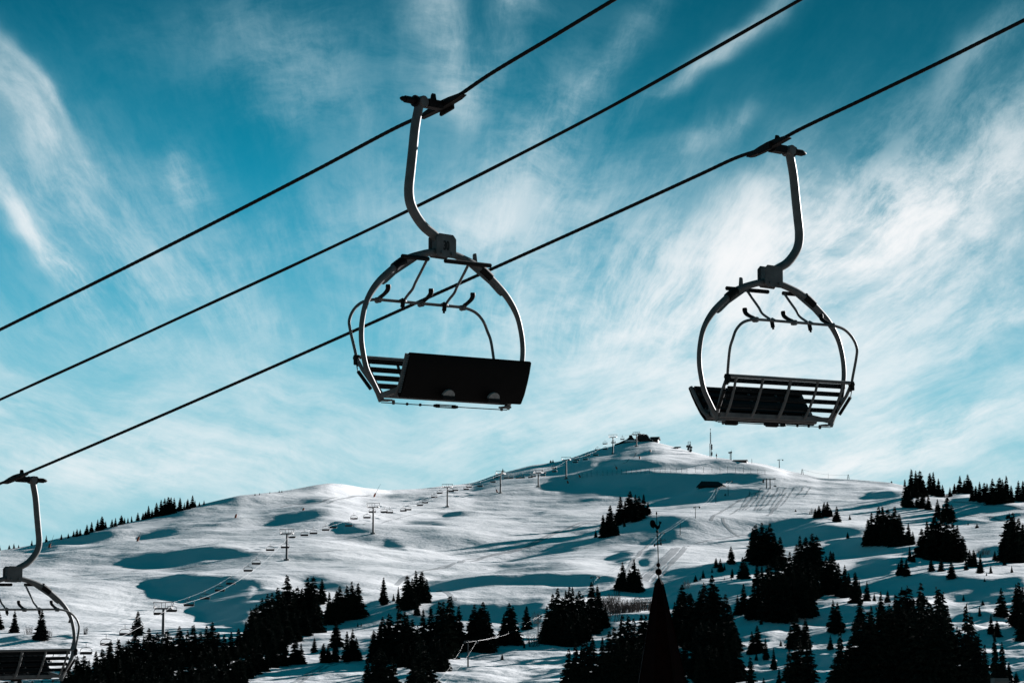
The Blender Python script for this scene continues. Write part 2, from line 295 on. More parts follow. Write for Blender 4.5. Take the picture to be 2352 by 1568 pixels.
# ------------------------------------------------------------------ objects
def link(name, me, parent=None, loc=None):
    o = bpy.data.objects.new(name, me); COL.objects.link(o)
    if parent is not None: o.parent = parent
    if loc is not None: o.location = loc
    return o
def tag(o, label=None, cat=None, group=None, kind=None):
    if label: o['label'] = label
    if cat: o['category'] = cat
    if group: o['group'] = group
    if kind: o['kind'] = kind
    return o
def thing(name, label, cat, loc=(0,0,0), rz=0.0, group=None):
    o = link(name, None); o.location = loc; o.rotation_euler = (0, 0, rz); o.empty_display_size = .3
    return tag(o, label, cat, group)
def copy_tree(o, parent=None):
    c = o.copy(); COL.objects.link(c)
    if parent is not None: c.parent = parent
    for ch in list(o.children): copy_tree(ch, c)
    return c
class MB:
    def __init__(s): s.v = []; s.f = []
    def add(s, vs, fs):
        n = len(s.v); s.v += [tuple(v) for v in vs]; s.f += [tuple(i+n for i in f) for f in fs]; return s
    def box(s, c, size, rot=None):
        hx, hy, hz = size[0]/2, size[1]/2, size[2]/2
        vs = [Vector((x*hx, y*hy, z*hz)) for x in (-1,1) for y in (-1,1) for z in (-1,1)]
        if rot is not None: vs = [rot @ v for v in vs]
        vs = [v+Vector(c) for v in vs]
        return s.add(vs, [(0,1,3,2),(4,6,7,5),(0,4,5,1),(2,3,7,6),(0,2,6,4),(1,5,7,3)])
    def beam(s, p, q, w, h, up=(0,0,1)):
        p, q = Vector(p), Vector(q); d = (q-p); L = d.length; d.normalize()
        u = Vector(up); x = d.cross(u)
        if x.length < 1e-4: x = d.cross(Vector((1,0,0)))
        x.normalize(); z = x.cross(d)
        rot = Matrix((x, d, z)).transposed()
        return s.box((p+q)/2, (w, L, h), rot)
    def tube(s, pts, r, seg=8, cap=True, rb=None, ref=None):
        pts = [Vector(p) for p in pts]; n = len(pts)
        rs = r if isinstance(r, (list, tuple)) else [r]*n
        rbs = rb if isinstance(rb, (list, tuple)) else ([rb]*n if rb else rs)
        tan = [(pts[min(i+1,n-1)]-pts[max(i-1,0)]).normalized() for i in range(n)]
        u = Vector(ref) if ref else (Vector((0,0,1)) if abs(tan[0].z) < .9 else Vector((1,0,0)))
        vs = []; fs = []
        for i in range(n):
            u = (u-tan[i]*u.dot(tan[i])); u.normalize(); w = tan[i].cross(u)
            for k in range(seg):
                an = 2*math.pi*(k+.5)/seg
                vs.append(pts[i]+u*math.cos(an)*rs[i]+w*math.sin(an)*rbs[i])
        for i in range(n-1):
            for k in range(seg):
                k2 = (k+1) % seg
                fs.append((i*seg+k, i*seg+k2, (i+1)*seg+k2, (i+1)*seg+k))
        if cap: fs.append(tuple(range(seg))[::-1]); fs.append(tuple((n-1)*seg+k for k in range(seg)))
        return s.add(vs, fs)
    def prism(s, prof, axis_a, axis_b, ext, origin=(0,0,0)):
        # prof in (a, b) plane, extruded along a x b by ext = (e0, e1)
        A, B = Vector(axis_a), Vector(axis_b); N = A.cross(B); O = Vector(origin); n = len(prof)
        vs = [O+A*x+B*y+N*ext[0] for x, y in prof]+[O+A*x+B*y+N*ext[1] for x, y in prof]
        fs = [tuple(range(n))[::-1], tuple(range(n, 2*n))]
        for i in range(n): j = (i+1) % n; fs.append((i, j, n+j, n+i))
        return s.add(vs, fs)
    def sphere(s, c, r, nu=12, nv=8, sz=1.0):
        vs = []; fs = []
        for j in range(1, nv):
            ph = math.pi*j/nv
            for i in range(nu):
                th = 2*math.pi*i/nu
                vs.append((c[0]+r*math.sin(ph)*math.cos(th), c[1]+r*math.sin(ph)*math.sin(th), c[2]+r*sz*math.cos(ph)))
        t = len(vs); vs.append((c[0], c[1], c[2]+r*sz)); vs.append((c[0], c[1], c[2]-r*sz))
        for j in range(nv-2):
            for i in range(nu): k = (i+1) % nu; fs.append((j*nu+i, (j+1)*nu+i, (j+1)*nu+k, j*nu+k))
        for i in range(nu):
            k = (i+1) % nu; fs.append((t, i, k)); fs.append((t+1, (nv-2)*nu+k, (nv-2)*nu+i))
        return s.add(vs, fs)
    def mesh(s, name, m, smooth=True, bevel=0, angle=40):
        me = bpy.data.meshes.new(name); me.from_pydata(s.v, [], s.f); me.update()
        bm = bmesh.new(); bm.from_mesh(me); bmesh.ops.recalc_face_normals(bm, faces=bm.faces[:])
        if bevel:
            ed = [e for e in bm.edges if len(e.link_faces) == 2 and e.calc_face_angle(0) > math.radians(35)]
            bmesh.ops.bevel(bm, geom=ed, offset=bevel, segments=2, affect='EDGES', clamp_overlap=True)
        if smooth:
            for f in bm.faces: f.smooth = True
            for e in bm.edges:
                if len(e.link_faces) == 2 and e.calc_face_angle(0) > math.radians(angle): e.smooth = False
        bm.to_mesh(me); bm.free(); me.materials.append(m); return me
    def build(s, name, m, parent=None, loc=None, **k):
        return link(name, s.mesh(name, m, **k), parent, loc)
def smooth_path(P, n=6):
    P = [Vector(p) for p in P]; out = []
    Q = [P[0]*2-P[1]]+P+[P[-1]*2-P[-2]]
    for i in range(1, len(Q)-2):
        for k in range(n):
            t = k/n; a, b, c, d = Q[i-1], Q[i], Q[i+1], Q[i+2]
            out.append(.5*((2*b)+(c-a)*t+(2*a-5*b+4*c-d)*t*t+(3*b-a-3*c+d)*t**3))
    out.append(P[-1]); return out
# ------------------------------------------------------------------ camera
cam = bpy.data.cameras.new('camera'); cam.lens = 36.0*F_PX/2352.0; cam.sensor_width = 36.0
cam.clip_start = .5; cam.clip_end = 20000
co = link('camera', cam); co.location = (0,0,0); co.rotation_euler = (math.pi/2+PITCH, 0, 0)
scene.camera = co
def ray(x, y):
    t = float(t_of(y)); return float(a_of(x, t)), t
def at(x, y, D):
    a, t = ray(x, y); return Vector((a*D, D, t*D))
def proj(p):
    t = p[2]/p[1]; return col_of(p[0]/p[1], t), row_of(t)
# ------------------------------------------------------------------ terrain mesh
TR = make_terrain()
ga, gl, gt = TR['a'], TR['l'], TR['t']
def snow_sheet():
    ext = np.array([.235,.27,.33,.42,.55,.75,1.1])
    av = np.concatenate([-ext[::-1], ga, ext])
    tt = np.concatenate([np.repeat(gt[:, :1], 7, 1), gt, np.repeat(gt[:, -1:], 7, 1)], 1)
    rng = np.random.RandomState(2)
    near_D = np.array([1.5,4,8,14,22,32,45,60,80,105,135,170,210,255,300,350,395,430,452])
    prof = np.interp(near_D, [0,14,45,120,250,380,470], [-1.7,-1.9,-5.5,-10,-14,-11,0])
    hj = np.median(gt[0])*math.exp(L0)
    rows = []
    for D, h in zip(near_D, prof):
        w = np.clip((D-300)/170, 0, 1); base = h+(hj)*np.clip((D-300)/170, 0, 1)
        rows.append(((1-w)*base+w*tt[0]*D)/D)
    near_t = np.array(rows)
    far_l = np.linspace(L1+.02, math.log(7000), 24)
    fr = [np.maximum(tt[-1]-.10*(x-L1), -.0015) for x in far_l]
    T = np.concatenate([near_t, tt, np.array(fr)], 0)
    D = np.concatenate([near_D, np.exp(gl), np.exp(far_l)])
    X = av[None]*D[:, None]; Y = np.repeat(D[:, None], len(av), 1); Z = T*D[:, None]
    nn = len(near_D)
    def sheet(X, Y, Z, name, m): return grid_sheet(np.stack([X, Y, Z], -1), name, m)
    sheet(X[:nn], Y[:nn], Z[:nn], 'unseen_village_ground', 'village')  # out of view; split from the snow to cut its bounce light
    return sheet(X[nn-1:], Y[nn-1:], Z[nn-1:], 'snow_slope', 'snow')
def grid_sheet(P, name, mname):
    nr, nc = P.shape[:2]
    co_ = P.reshape(-1, 3).astype(np.float32)
    i = np.arange(nr*nc).reshape(nr, nc)
    q = np.stack([i[:-1,:-1], i[:-1,1:], i[1:,1:], i[1:,:-1]], -1).reshape(-1, 4).astype(np.int32)
    me = bpy.data.meshes.new(name)
    me.vertices.add(len(co_)); me.vertices.foreach_set('co', co_.ravel())
    me.loops.add(q.size); me.loops.foreach_set('vertex_index', q.ravel())
    me.polygons.add(len(q)); me.polygons.foreach_set('loop_start', np.arange(0, q.size, 4, dtype=np.int32))
    me.polygons.foreach_set('use_smooth', np.ones(len(q), bool))
    me.update(); me.materials.append(M[mname])
    o = link(name, me); tag(o, kind='structure'); return o
snow_sheet()
g = MB(); g.add([(-9000,-9000,-22),(9000,-9000,-22),(9000,9000,-22),(-9000,9000,-22)], [(0,1,2,3)])
tag(g.build('valley_ground', M['village']), kind='structure')  # unseen plane, same tone chosen for the bounce light
gla0, gda, gdl = ga[0], ga[1]-ga[0], gl[1]-gl[0]
def height(x, y):
    fa = (x/y-gla0)/gda; fl = (math.log(y)-L0)/gdl
    fa = min(max(fa, 0), NA-1.001); fl = min(max(fl, 0), NL-1.001)
    i, j = int(fa), int(fl); u, v = fa-i, fl-j
    t = (gt[j,i]*(1-u)+gt[j,i+1]*u)*(1-v)+(gt[j+1,i]*(1-u)+gt[j+1,i+1]*u)*v
    return float(t*y)
def hit(x, y):
    # the place on the snow seen at picture point (x, y)
    tt = float(t_of(y)); a = float(a_of(x, tt))
    fa = min(max((a-gla0)/gda, 0), NA-1.001); i = int(fa); u = fa-i
    col = gt[:, i]*(1-u)+gt[:, i+1]*u
    k = np.nonzero(col >= tt)[0]
    if len(k) == 0: j = int(np.argmax(col)); D = math.exp(gl[j])
    elif k[0] == 0: D = math.exp(L0)
    else:
        j = k[0]; f = (tt-col[j-1])/(col[j]-col[j-1]); D = math.exp(gl[j-1]+f*gdl)
    return Vector((a*D, D, height(a*D, D)))
# ------------------------------------------------------------------ sky, sun, view
def srgb(r, g, b):
    f = lambda c: (c/255/12.92) if c/255 <= .04045 else ((c/255+.055)/1.055)**2.4
    return (f(r), f(g), f(b))
def build_world():
    w = bpy.data.worlds.new('World'); scene.world = w; w.use_nodes = True
    nt = w.node_tree; nt.nodes.clear(); N = nt.nodes; K = nt.links
    def val(x): return x
    def math_(op, *ins, clamp=False):
        n = N.new('ShaderNodeMath'); n.operation = op; n.use_clamp = clamp
        for i, v in enumerate(ins):
            if isinstance(v, (int, float)): n.inputs[i].default_value = v
            else: K.new(v, n.inputs[i])
        return n.outputs[0]
    def comb(x, y, z):
        n = N.new('ShaderNodeCombineXYZ')
        for i, v in enumerate((x, y, z)):
            if isinstance(v, (int, float)): n.inputs[i].default_value = v
            else: K.new(v, n.inputs[i])
        return n.outputs[0]
    def noise(vec, scale, detail, rough, dist=0.0):
        n = N.new('ShaderNodeTexNoise'); n.inputs['Scale'].default_value = scale; n.inputs['Detail'].default_value = detail
        n.inputs['Roughness'].default_value = rough; n.inputs['Distortion'].default_value = dist
        K.new(vec, n.inputs['Vector']); return n.outputs['Fac']
    def smooth(x, lo, hi):
        n = N.new('ShaderNodeMapRange'); n.interpolation_type = 'SMOOTHSTEP'
        K.new(x, n.inputs[0]); n.inputs[1].default_value = lo; n.inputs[2].default_value = hi
        return n.outputs[0]
    def mix(f, c1, c2, mode='MIX'):
        n = N.new('ShaderNodeMix'); n.data_type = 'RGBA'; n.blend_type = mode; n.clamp_factor = True
        if isinstance(f, (int, float)): n.inputs[0].default_value = f
        else: K.new(f, n.inputs[0])
        for i, c in ((6, c1), (7, c2)):
            if isinstance(c, tuple): n.inputs[i].default_value = (*c, 1)
            else: K.new(c, n.inputs[i])
        return n.outputs[2]
    tc = N.new('ShaderNodeTexCoord'); sep = N.new('ShaderNodeSeparateXYZ'); K.new(tc.outputs['Generated'], sep.inputs[0])
    dx, dy, dz = sep.outputs
    # bearing and height of a sky direction about a fixed compass bearing
    fy = math_('MAXIMUM', math_('ADD', math_('MULTIPLY', dy, CT), math_('MULTIPLY', dz, ST)), .25)
    fz = math_('SUBTRACT', math_('MULTIPLY', dz, CT), math_('MULTIPLY', dy, ST))
    s = F_PX/1000
    u = math_('MULTIPLY', math_('DIVIDE', dx, fy), s)
    v = math_('MULTIPLY', math_('DIVIDE', fz, fy), -s)
    front = smooth(dy, .55, .93)
    # clear sky
    el = math_('ARCSINE', dz)
    ramp = N.new('ShaderNodeValToRGB'); ramp.color_ramp.interpolation = 'B_SPLINE'
    fac = math_('DIVIDE', el, .62, clamp=True); K.new(fac, ramp.inputs[0])
    def el_of(y): return math.atan(float(t_of(y)))
    stops = [(0.0, srgb(150,205,216)), (el_of(1130), srgb(158,212,222)), (el_of(1000), srgb(140,206,220)), (el_of(850), srgb(104,192,213)), (el_of(680), srgb(66,172,200)),
             (el_of(500), srgb(34,152,184)), (el_of(330), srgb(0,130,160)), (el_of(150), srgb(0,110,138)), (el_of(0), srgb(0,94,120)), (el_of(-300), srgb(0,86,112)), (.42, srgb(0,92,110)), (.62, srgb(0,96,112))]
    e = ramp.color_ramp.elements
    while len(e) < len(stops): e.new(.5)
    for k, (p, c) in enumerate(stops): e[k].position = p/.62; e[k].color = (*c, 1)
    sky = N.new('ShaderNodeTexSky'); sky.sky_type = 'NISHITA'; sky.sun_disc = False
    sky.sun_elevation = SUN_EL; sky.sun_rotation = SUN_AZ; sky.altitude = 1800; sky.dust_density = .3; sky.ozone_density = 4
    nish = mix(1.0, sky.outputs[0], (.002,.040,.045), 'MULTIPLY')
    base = mix(.06, ramp.outputs[0], nish)
    # the sky is deeper to the right of the middle
    dk = math_('MULTIPLY', smooth(u, -.35, .75), smooth(v, .15, -.55))
    base = mix(math_('MULTIPLY', dk, .50), base, (0, .080, .125))
    # fan of high cirrus, all streaks aimed at one vanishing point
    cu, cv = -.23, .74
    wn = N.new('ShaderNodeTexNoise'); wn.inputs['Scale'].default_value = 2.2; wn.inputs['Detail'].default_value = 3
    uv0 = comb(u, v, 0.0); K.new(uv0, wn.inputs['Vector'])
    ws = N.new('ShaderNodeSeparateXYZ'); K.new(wn.outputs['Color'], ws.inputs[0])
    wu = math_('ADD', u, math_('MULTIPLY', math_('SUBTRACT', ws.outputs[0], .5), .26))
    wv = math_('ADD', v, math_('MULTIPLY', math_('SUBTRACT', ws.outputs[1], .5), .26))
    su = math_('ADD', u, math_('MULTIPLY', math_('SUBTRACT', ws.outputs[0], .5), .13))
    sv = math_('ADD', v, math_('MULTIPLY', math_('SUBTRACT', ws.outputs[1], .5), .13))
    ru, rv = math_('SUBTRACT', su, cu), math_('SUBTRACT', cv, sv)
    th = math_('ARCTAN2', ru, rv); rho = math_('SQRT', math_('ADD', math_('MULTIPLY', ru, ru), math_('MULTIPLY', rv, rv)))
    fan = comb(math_('MULTIPLY', th, 1.0), math_('MULTIPLY', rho, .30), 0.0)
    n_big = noise(fan, 3.6, 9, .66, .12)
    n_fine = noise(comb(math_('MULTIPLY', th, 1.0), math_('MULTIPLY', rho, .22), 3.7), 13.0, 10, .72, .10)
    n_soft = noise(comb(wu, math_('MULTIPLY', wv, 1.6), 9.1), 3.0, 10, .68, .15)
    st1 = smooth(n_big, .37, .66); st2 = smooth(n_fine, .40, .66); st3 = smooth(n_soft, .34, .68)
    bu = math_('ADD', math_('MULTIPLY', su, .96), math_('MULTIPLY', sv, .26)); bv = math_('SUBTRACT', math_('MULTIPLY', sv, .96), math_('MULTIPLY', su, .26))
    left = smooth(u, .1, -.5)
    cu_ = math_('ADD', math_('MULTIPLY', su, .95), math_('MULTIPLY', sv, -.30)); cv_ = math_('ADD', math_('MULTIPLY', sv, .95), math_('MULTIPLY', su, .30))
    bands_l = noise(comb(bu, math_('MULTIPLY', bv, 4.6), 5.0), 3.0, 10, .68, .12); bands_r = noise(comb(cu_, math_('MULTIPLY', cv_, 4.6), 6.0), 3.0, 10, .68, .12)
    bands = math_('ADD', math_('MULTIPLY', bands_l, left), math_('MULTIPLY', bands_r, math_('SUBTRACT', 1.0, left)))
    low = math_('MAXIMUM', smooth(v, -.10, .18), smooth(rho, .70, .45))
    mid_ = smooth(math_('ABSOLUTE', th), .75, .15)
    fans = math_('ADD', math_('MULTIPLY', math_('ADD', math_('MULTIPLY', st1, .40), math_('MULTIPLY', st2, .44)), math_('SUBTRACT', 1.0, math_('MULTIPLY', mid_, .45))), math_('MULTIPLY', st3, math_('ADD', .30, math_('MULTIPLY', mid_, .38))))
    lows = math_('ADD', math_('MULTIPLY', smooth(bands, .32, .72), .52), math_('MULTIPLY', smooth(n_soft, .28, .74), .55))
    streak = math_('ADD', math_('MULTIPLY', fans, math_('SUBTRACT', 1.0, low)), math_('MULTIPLY', lows, low))
    def blob(x, y, ra, rb, deg, wt):
        x0, y0 = (x-CX)/1000, (y-CY)/1000; c, sn = math.cos(math.radians(deg)), math.sin(math.radians(deg))
        pu, pv = math_('SUBTRACT', wu, x0), math_('SUBTRACT', wv, y0)
        A = math_('ADD', math_('MULTIPLY', pu, c*1000/ra), math_('MULTIPLY', pv, sn*1000/ra))
        B = math_('ADD', math_('MULTIPLY', pu, -sn*1000/rb), math_('MULTIPLY', pv, c*1000/rb))
        d = math_('ADD', math_('MULTIPLY', A, A), math_('MULTIPLY', B, B))
        return math_('MULTIPLY', math_('EXPONENT', math_('MULTIPLY', d, -1.0)), wt)
    tot = 0.03
    for b in BLOBS: tot = math_('ADD', tot, blob(*b))
    veil = math_('MULTIPLY', smooth(v, -.32, .32), .80)
    dens = math_('ADD', math_('MULTIPLY', tot, math_('ADD', math_('MULTIPLY', streak, 1.22), .20)), math_('MULTIPLY', veil, math_('ADD', math_('MULTIPLY', streak, 1.1), .18)))
    dens = math_('MULTIPLY', dens, front)
    dens = math_('SUBTRACT', 1.0, math_('EXPONENT', math_('MULTIPLY', dens, -1.25)), clamp=True)
    cl = N.new('ShaderNodeValToRGB'); e = cl.color_ramp.elements
    e[0].position = 0; e[0].color = (*srgb(96,186,210), 1); e[1].position = 1; e[1].color = (*srgb(252,252,253), 1)
    e.new(.5).color = (*srgb(196,224,233), 1)
    K.new(dens, cl.inputs[0])
    col = mix(dens, base, cl.outputs[0])
    # away from the sun the sky is darker
    back = smooth(dy, -.2, .8)
    col = mix(math_('SUBTRACT', 1.0, back), col, mix(1.0, col, (.40,.50,.50), 'MULTIPLY'))
    bg = N.new('ShaderNodeBackground'); K.new(mix(1.0, col, tuple([10/(2**EXPOSURE)]*3), 'MULTIPLY'), bg.inputs[0]); bg.inputs[1].default_value = .1
    out = N.new('ShaderNodeOutputWorld'); K.new(bg.outputs[0], out.inputs[0])
    w.cycles.sampling_method = 'MANUAL'; w.cycles.sample_map_resolution = 512
BLOBS = [
 (2110,450,400,140,-27,1.0),(2140,460,250,90,-24,1.15),(1840,530,320,95,-14,.55),(1520,650,460,150,-8,.58),(1760,760,430,190,-8,.85),(1880,640,620,270,-15,.38),
 (2260,620,300,70,-26,.45),(2190,800,330,60,-22,.55),(2150,1000,360,70,-16,.85),(1880,1062,230,38,-14,.80),(1500,800,300,160,0,.32),
 (1240,330,240,100,-62,.42),(1000,110,190,75,75,.60),(1190,40,170,45,-58,.55),(1390,140,200,35,-58,.32),(1650,110,230,28,-33,.55),
 (2250,130,200,40,-33,.32),(1600,330,70,40,-10,.25),(1710,300,60,25,-30,.3),(1300,470,280,80,-20,.35),(1030,260,60,40,60,.3),
 (30,240,330,60,49,.55),(105,235,190,20,52,.45),(40,430,330,120,46,.32),(110,585,190,26,43,.95),(300,460,300,130,40,.36),(405,395,75,22,72,.55),(420,400,110,70,60,.2),(250,620,260,90,25,.25),
 (640,290,60,60,0,.28),(760,240,300,140,50,.24),(1180,520,220,120,-40,.30),(720,520,300,90,-15,.30),(560,120,320,110,10,.14),(950,560,220,90,-20,.26),
 (300,1010,500,60,8,.40),(620,880,300,50,14,.28),(150,880,240,30,8,.30),(560,740,260,50,25,.22),(1150,1010,300,60,-5,.40),(300,1090,500,50,4,.35),
 (250,1200,420,40,-14,-.35)]
build_world()
sun = bpy.data.lights.new('sun', 'SUN'); sun.energy = 3.9; sun.angle = math.radians(.5); sun.color = (1.0,.98,.98)
so = link('sun', sun); d = Vector((-SU[0], -SU[1], -SU[2])); so.rotation_euler = d.to_track_quat('-Z', 'Y').to_euler(); so.location = (200,300,200)
vs = scene.view_settings; vs.view_transform = 'Standard'; vs.look = 'None'; vs.exposure = EXPOSURE; vs.gamma = 1; vs.use_curve_mapping = False
# ------------------------------------------------------------------ spruces
def crown_mesh(seed, R, power, gap, levels, skirt):
    r = random.Random(seed); v = []; f = []
    def leaf(p, d, w, ln, droop):
        # a drooping needle spray: two joined slivers, kinked along the middle
        side = Vector((-d.y, d.x, 0));
        if side.length < 1e-5: side = Vector((1,0,0))
        side.normalize(); up = Vector((0,0,1))
        q = p+d*ln*.55+up*(-droop*.3*ln); e = p+d*ln+up*(-droop*ln)
        n = len(v)
        tw = side*w+up*r.uniform(-.5,.2)*w; tw2 = side*w-up*r.uniform(-.2,.5)*w
        v.extend([p, q+tw, e, q-tw2, q+up*w*.7, q-up*w*1.0])
        f.extend([(n, n+1, n+2, n+3), (n, n+4, n+2, n+5)])
    prof = [1+r.uniform(-.16,.16) for _ in range(9)]
    lean = (r.uniform(-.02,.02), r.uniform(-.02,.02))
    for i in range(levels):
        fz = min(.995, max(0, (i+r.uniform(-.9,.9))/levels))
        z = skirt+(1-skirt)*fz
        pi_ = fz*7.99; pk = int(pi_); pw = prof[pk]*(1-(pi_-pk))+prof[pk+1]*(pi_-pk)
        rad = R*(1-fz)**power*pw*(.55+.45*min(1, fz/.12+.3))+.010
        nb = max(4, int(5+5*(1-fz)))
        ph = r.uniform(0, 6.28)
        for k in range(nb):
            if r.random() < gap: continue
            th = ph+2*math.pi*k/nb+r.uniform(-.4,.4)
            L = rad*r.choice((r.uniform(.55,.95), r.uniform(.8,1.12), r.uniform(.95,1.28)))
            lift = .35-.85*(1-fz)
            d = Vector((math.cos(th), math.sin(th), 0))
            base = Vector((lean[0]*fz, lean[1]*fz, z+r.uniform(-.022,.022)))
            ns = max(3, int(7*L/R+2.5))
            for sgm in range(ns):
                u = (sgm+.4)/ns
                p = base+d*L*u*.86+Vector((0,0,lift*L*u*u*.55-.02*u))
                wl = (.46*L*(1-.55*u)+.016)
                for sd in (-1, 0, 1):
                    a2 = th+sd*r.uniform(.55,1.05)
                    dd = Vector((math.cos(a2), math.sin(a2), r.uniform(-.45,.10)))
                    leaf(p, dd, wl*r.uniform(.22,.36), wl*r.uniform(.6,1.0), r.uniform(.15,.5))
    for k in range(5): leaf(Vector((0,0,.965+.004*k)), Vector((r.uniform(-1,1)*.3, r.uniform(-1,1)*.3, 1)), .006, .038, 0)
    me = bpy.data.meshes.new('crown'); me.from_pydata([tuple(x) for x in v], [], f); me.update(); me.materials.append(M['foliage']); return me
CROWNS = [crown_mesh(11, .17, .84, .10, 42, .05), crown_mesh(12, .19, .78, .08, 40, .04), crown_mesh(13, .15, .90, .16, 44, .07),
          crown_mesh(14, .205, .74, .06, 38, .03), crown_mesh(15, .175, .76, .13, 40, .05), crown_mesh(16, .20, .92, .10, 40, .03),
          crown_mesh(17, .14, .80, .18, 44, .08), crown_mesh(18, .22, .70, .05, 36, .02), crown_mesh(19, .165, .68, .10, 42, .04), crown_mesh(20, .185, .98, .14, 40, .03)]
def trunk_mesh():
    m = MB(); m.tube([(0,0,-.10),(0,0,.0),(.003,0,.45),(0,.002,.97)], [.020,.017,.010,.002], 7); return m.mesh('trunk', M['bark'])
TRUNK = trunk_mesh()
ORD = ['first','second','third','fourth','fifth','sixth','seventh','eighth','ninth','tenth','eleventh','twelfth','thirteenth','fourteenth','fifteenth',
       'sixteenth','seventeenth','eighteenth','nineteenth','twentieth']
for t_ in ('twenty','thirty','forty','fifty'):
    ORD += [t_+'-'+o for o in ORD[:9]]+[{'twenty':'thirtieth','thirty':'fortieth','forty':'fiftieth','fifty':'sixtieth'}[t_]]
def spruce_spec(x, top, base, wide):
    p = hit(x, base); D = p.y; H = max(1.0, (float(t_of(top))-p.z/D)*D)
    return dict(x=x, top=top, base=base, p=p, D=D, H=H, wide=wide)
def spruce_kit(q):
    rr = random.Random(int(q['x']*13+q['top']*7)); H = q['H']
    k = rr.randrange(len(CROWNS)); sw = H*q['wide']*rr.uniform(1.22,1.62)
    tilt = (rr.uniform(-.02,.02), rr.uniform(-.02,.02), 0); rz = rr.uniform(0, 6.28)
    return k, sw, tilt, rz
def spruce(q, label, group):
    H = q['H']; p = q['p']; k, sw, tilt, rz = spruce_kit(q)
    o = thing('spruce_tree', label, 'tree', (p.x, p.y, p.z-.02*H), rz, group)
    c = link('crown', CROWNS[k], o); c.scale = (sw, sw, H*1.06); c.rotation_euler = tilt
    t = link('trunk', TRUNK, o); t.scale = (sw, sw, H*1.06)
    return o
CL = []
# (phrase, group, zoom window, [(x, top, base, width factor)])
CL.append(('in the row on the left skyline ridge','trees on the left skyline','A',[(-2,528,566),(70,525,556),(105,515,552),(140,523,547),(240,490,529),(350,453,505),(462,445,484),(515,437,474),(555,418,464),(580,405,462,1.2),(605,405,456),
  (655,375,447,1.2),(690,353,432),(735,335,422,1.2),(765,313,414,1.3),(797,347,402),(845,333,392,1.2),(870,322,387),(915,303,372,1.1),(940,320,366),(965,320,359),(993,308,352),(1040,282,342,1.1),
  (1078,285,337,1.2),(1097,272,332),(1120,233,327,1.2),(1147,258,320),(1180,210,312,1.1),(1217,190,307,1.2),(1241,178,302,1.2),(1266,168,297,1.2),(1292,170,292,1.2),(1312,175,287,1.1),(1358,172,272,1.2),(1390,205,263),
  (1416,180,257,1.1),(1450,153,247,1.2),(1472,190,241),(1505,200,233),(1540,190,223)]))
CL.append(('of lone trees behind the cut-off chair','lone trees at the lower left','A',[(-8,1030,1165,1.2),(108,1028,1188,1.0),(308,1015,1240,1.05),(525,1072,1112,.9),(640,1160,1200,.8),(1035,1030,1205,1.1),(548,1240,1312,.8)]))
CL.append(('in the top rank of the lower-left wood','trees of the lower-left wood','A',[(480,1440,1600),(520,1430,1620),(578,1372,1570),(630,1362,1580),(672,1400,1600),(720,1338,1600),(770,1318,1590),(826,1262,1560),(885,1245,1540),(925,1290,1560),(962,1250,1550),(1010,1192,1500,1.1),(1045,1240,1500),(1075,1225,1500),
  (1120,1168,1470),(1155,1215,1480),(1190,1198,1470),(1225,1230,1470),(1262,1178,1460),(1305,1230,1460),(1350,1152,1430),(1385,1220,1440),(1420,1180,1430),(1465,1138,1420,1.1),(1515,1190,1430),(1560,1145,1410),(1600,1118,1400,1.2),(1640,1190,1420),(1690,1208,1400),(1740,1188,1390),(1800,1160,1370),(1850,1108,1340),(1890,1018,1320,1.1),(1922,1008,1310,1.0)]))
CL.append(('in the second rank of the lower-left wood','trees of the lower-left wood','A',[(560,1480,1720),(640,1470,1730),(730,1450,1730),(820,1410,1720),(900,1400,1720),(990,1370,1700),(1060,1400,1700),(1130,1350,1690),(1210,1370,1680),(1290,1360,1670),(1370,1350,1650),(1440,1370,1650),(1510,1340,1640),(1580,1310,1610),(1650,1330,1600),(1720,1320,1580),(1790,1290,1560),(1850,1270,1530),(1905,1230,1500),(1750,1400,1600),(1600,1430,1700),(1350,1460,1750),(1150,1460,1760),(950,1480,1780),(600,1530,1800),(690,1520,1800),(780,1510,1800),(860,1500,1800),(1040,1470,1780),(1240,1450,1760),(1440,1440,1740),(1520,1430,1720),(1680,1410,1660),(1820,1390,1600),(1000,1520,1820),(1100,1530,1820),(1200,1530,1820),(1300,1530,1820),(1400,1520,1800),(1500,1510,1780),(1600,1500,1750),(1700,1480,1700)]))
CL.append(('in the black stand reaching up from the left centre','trees of the left-centre stand','C',[(15,772,1090),(60,740,1060),(102,688,1040),(155,648,1020),(192,638,1000),(245,588,960,1.1),(300,620,960),(340,478,930,1.15),(400,600,930),(442,575,920),(478,590,900),(522,498,900,1.1),(570,483,880,1.05),(610,640,1000),(655,503,720,1.1),(600,690,960)]))
CL.append(('in the clump right of the left-centre stand','trees of the left-centre clump','C',[(725,622,900),(758,680,900),(785,610,890),(827,573,880,1.1),(862,640,870),(887,563,870,1.0),(937,528,860,1.15),(965,600,850),(992,543,840,1.2),(700,720,900),(1040,765,830,.9)]))
CL.append(('in the dark lower rows left of centre','trees of the lower left-centre rows','C',[(40,900,1200),(110,860,1180),(180,850,1180),(250,820,1130),(330,800,1100),(410,820,1060),(470,790,1000),(520,780,1000),(210,1000,1300),(300,960,1290),(90,1040,1330),(20,1100,1360),(150,1130,1340),(415,1018,1275,1.1),(470,1090,1270),(590,1035,1162,1.2),(680,1088,1265,1.1),(720,1110,1258),(790,885,1110,1.1),(785,1030,1250,1.1),(890,985,1240,1.1),(940,963,1235,1.0),(978,1040,1230),(990,890,930,.8),(1022,905,925,.7)]))
CL.append(('of three on the bright centre shelf','trees on the centre shelf','C',[(1228,488,728,1.0),(1320,630,692,1.0),(1362,568,715,.9)]))
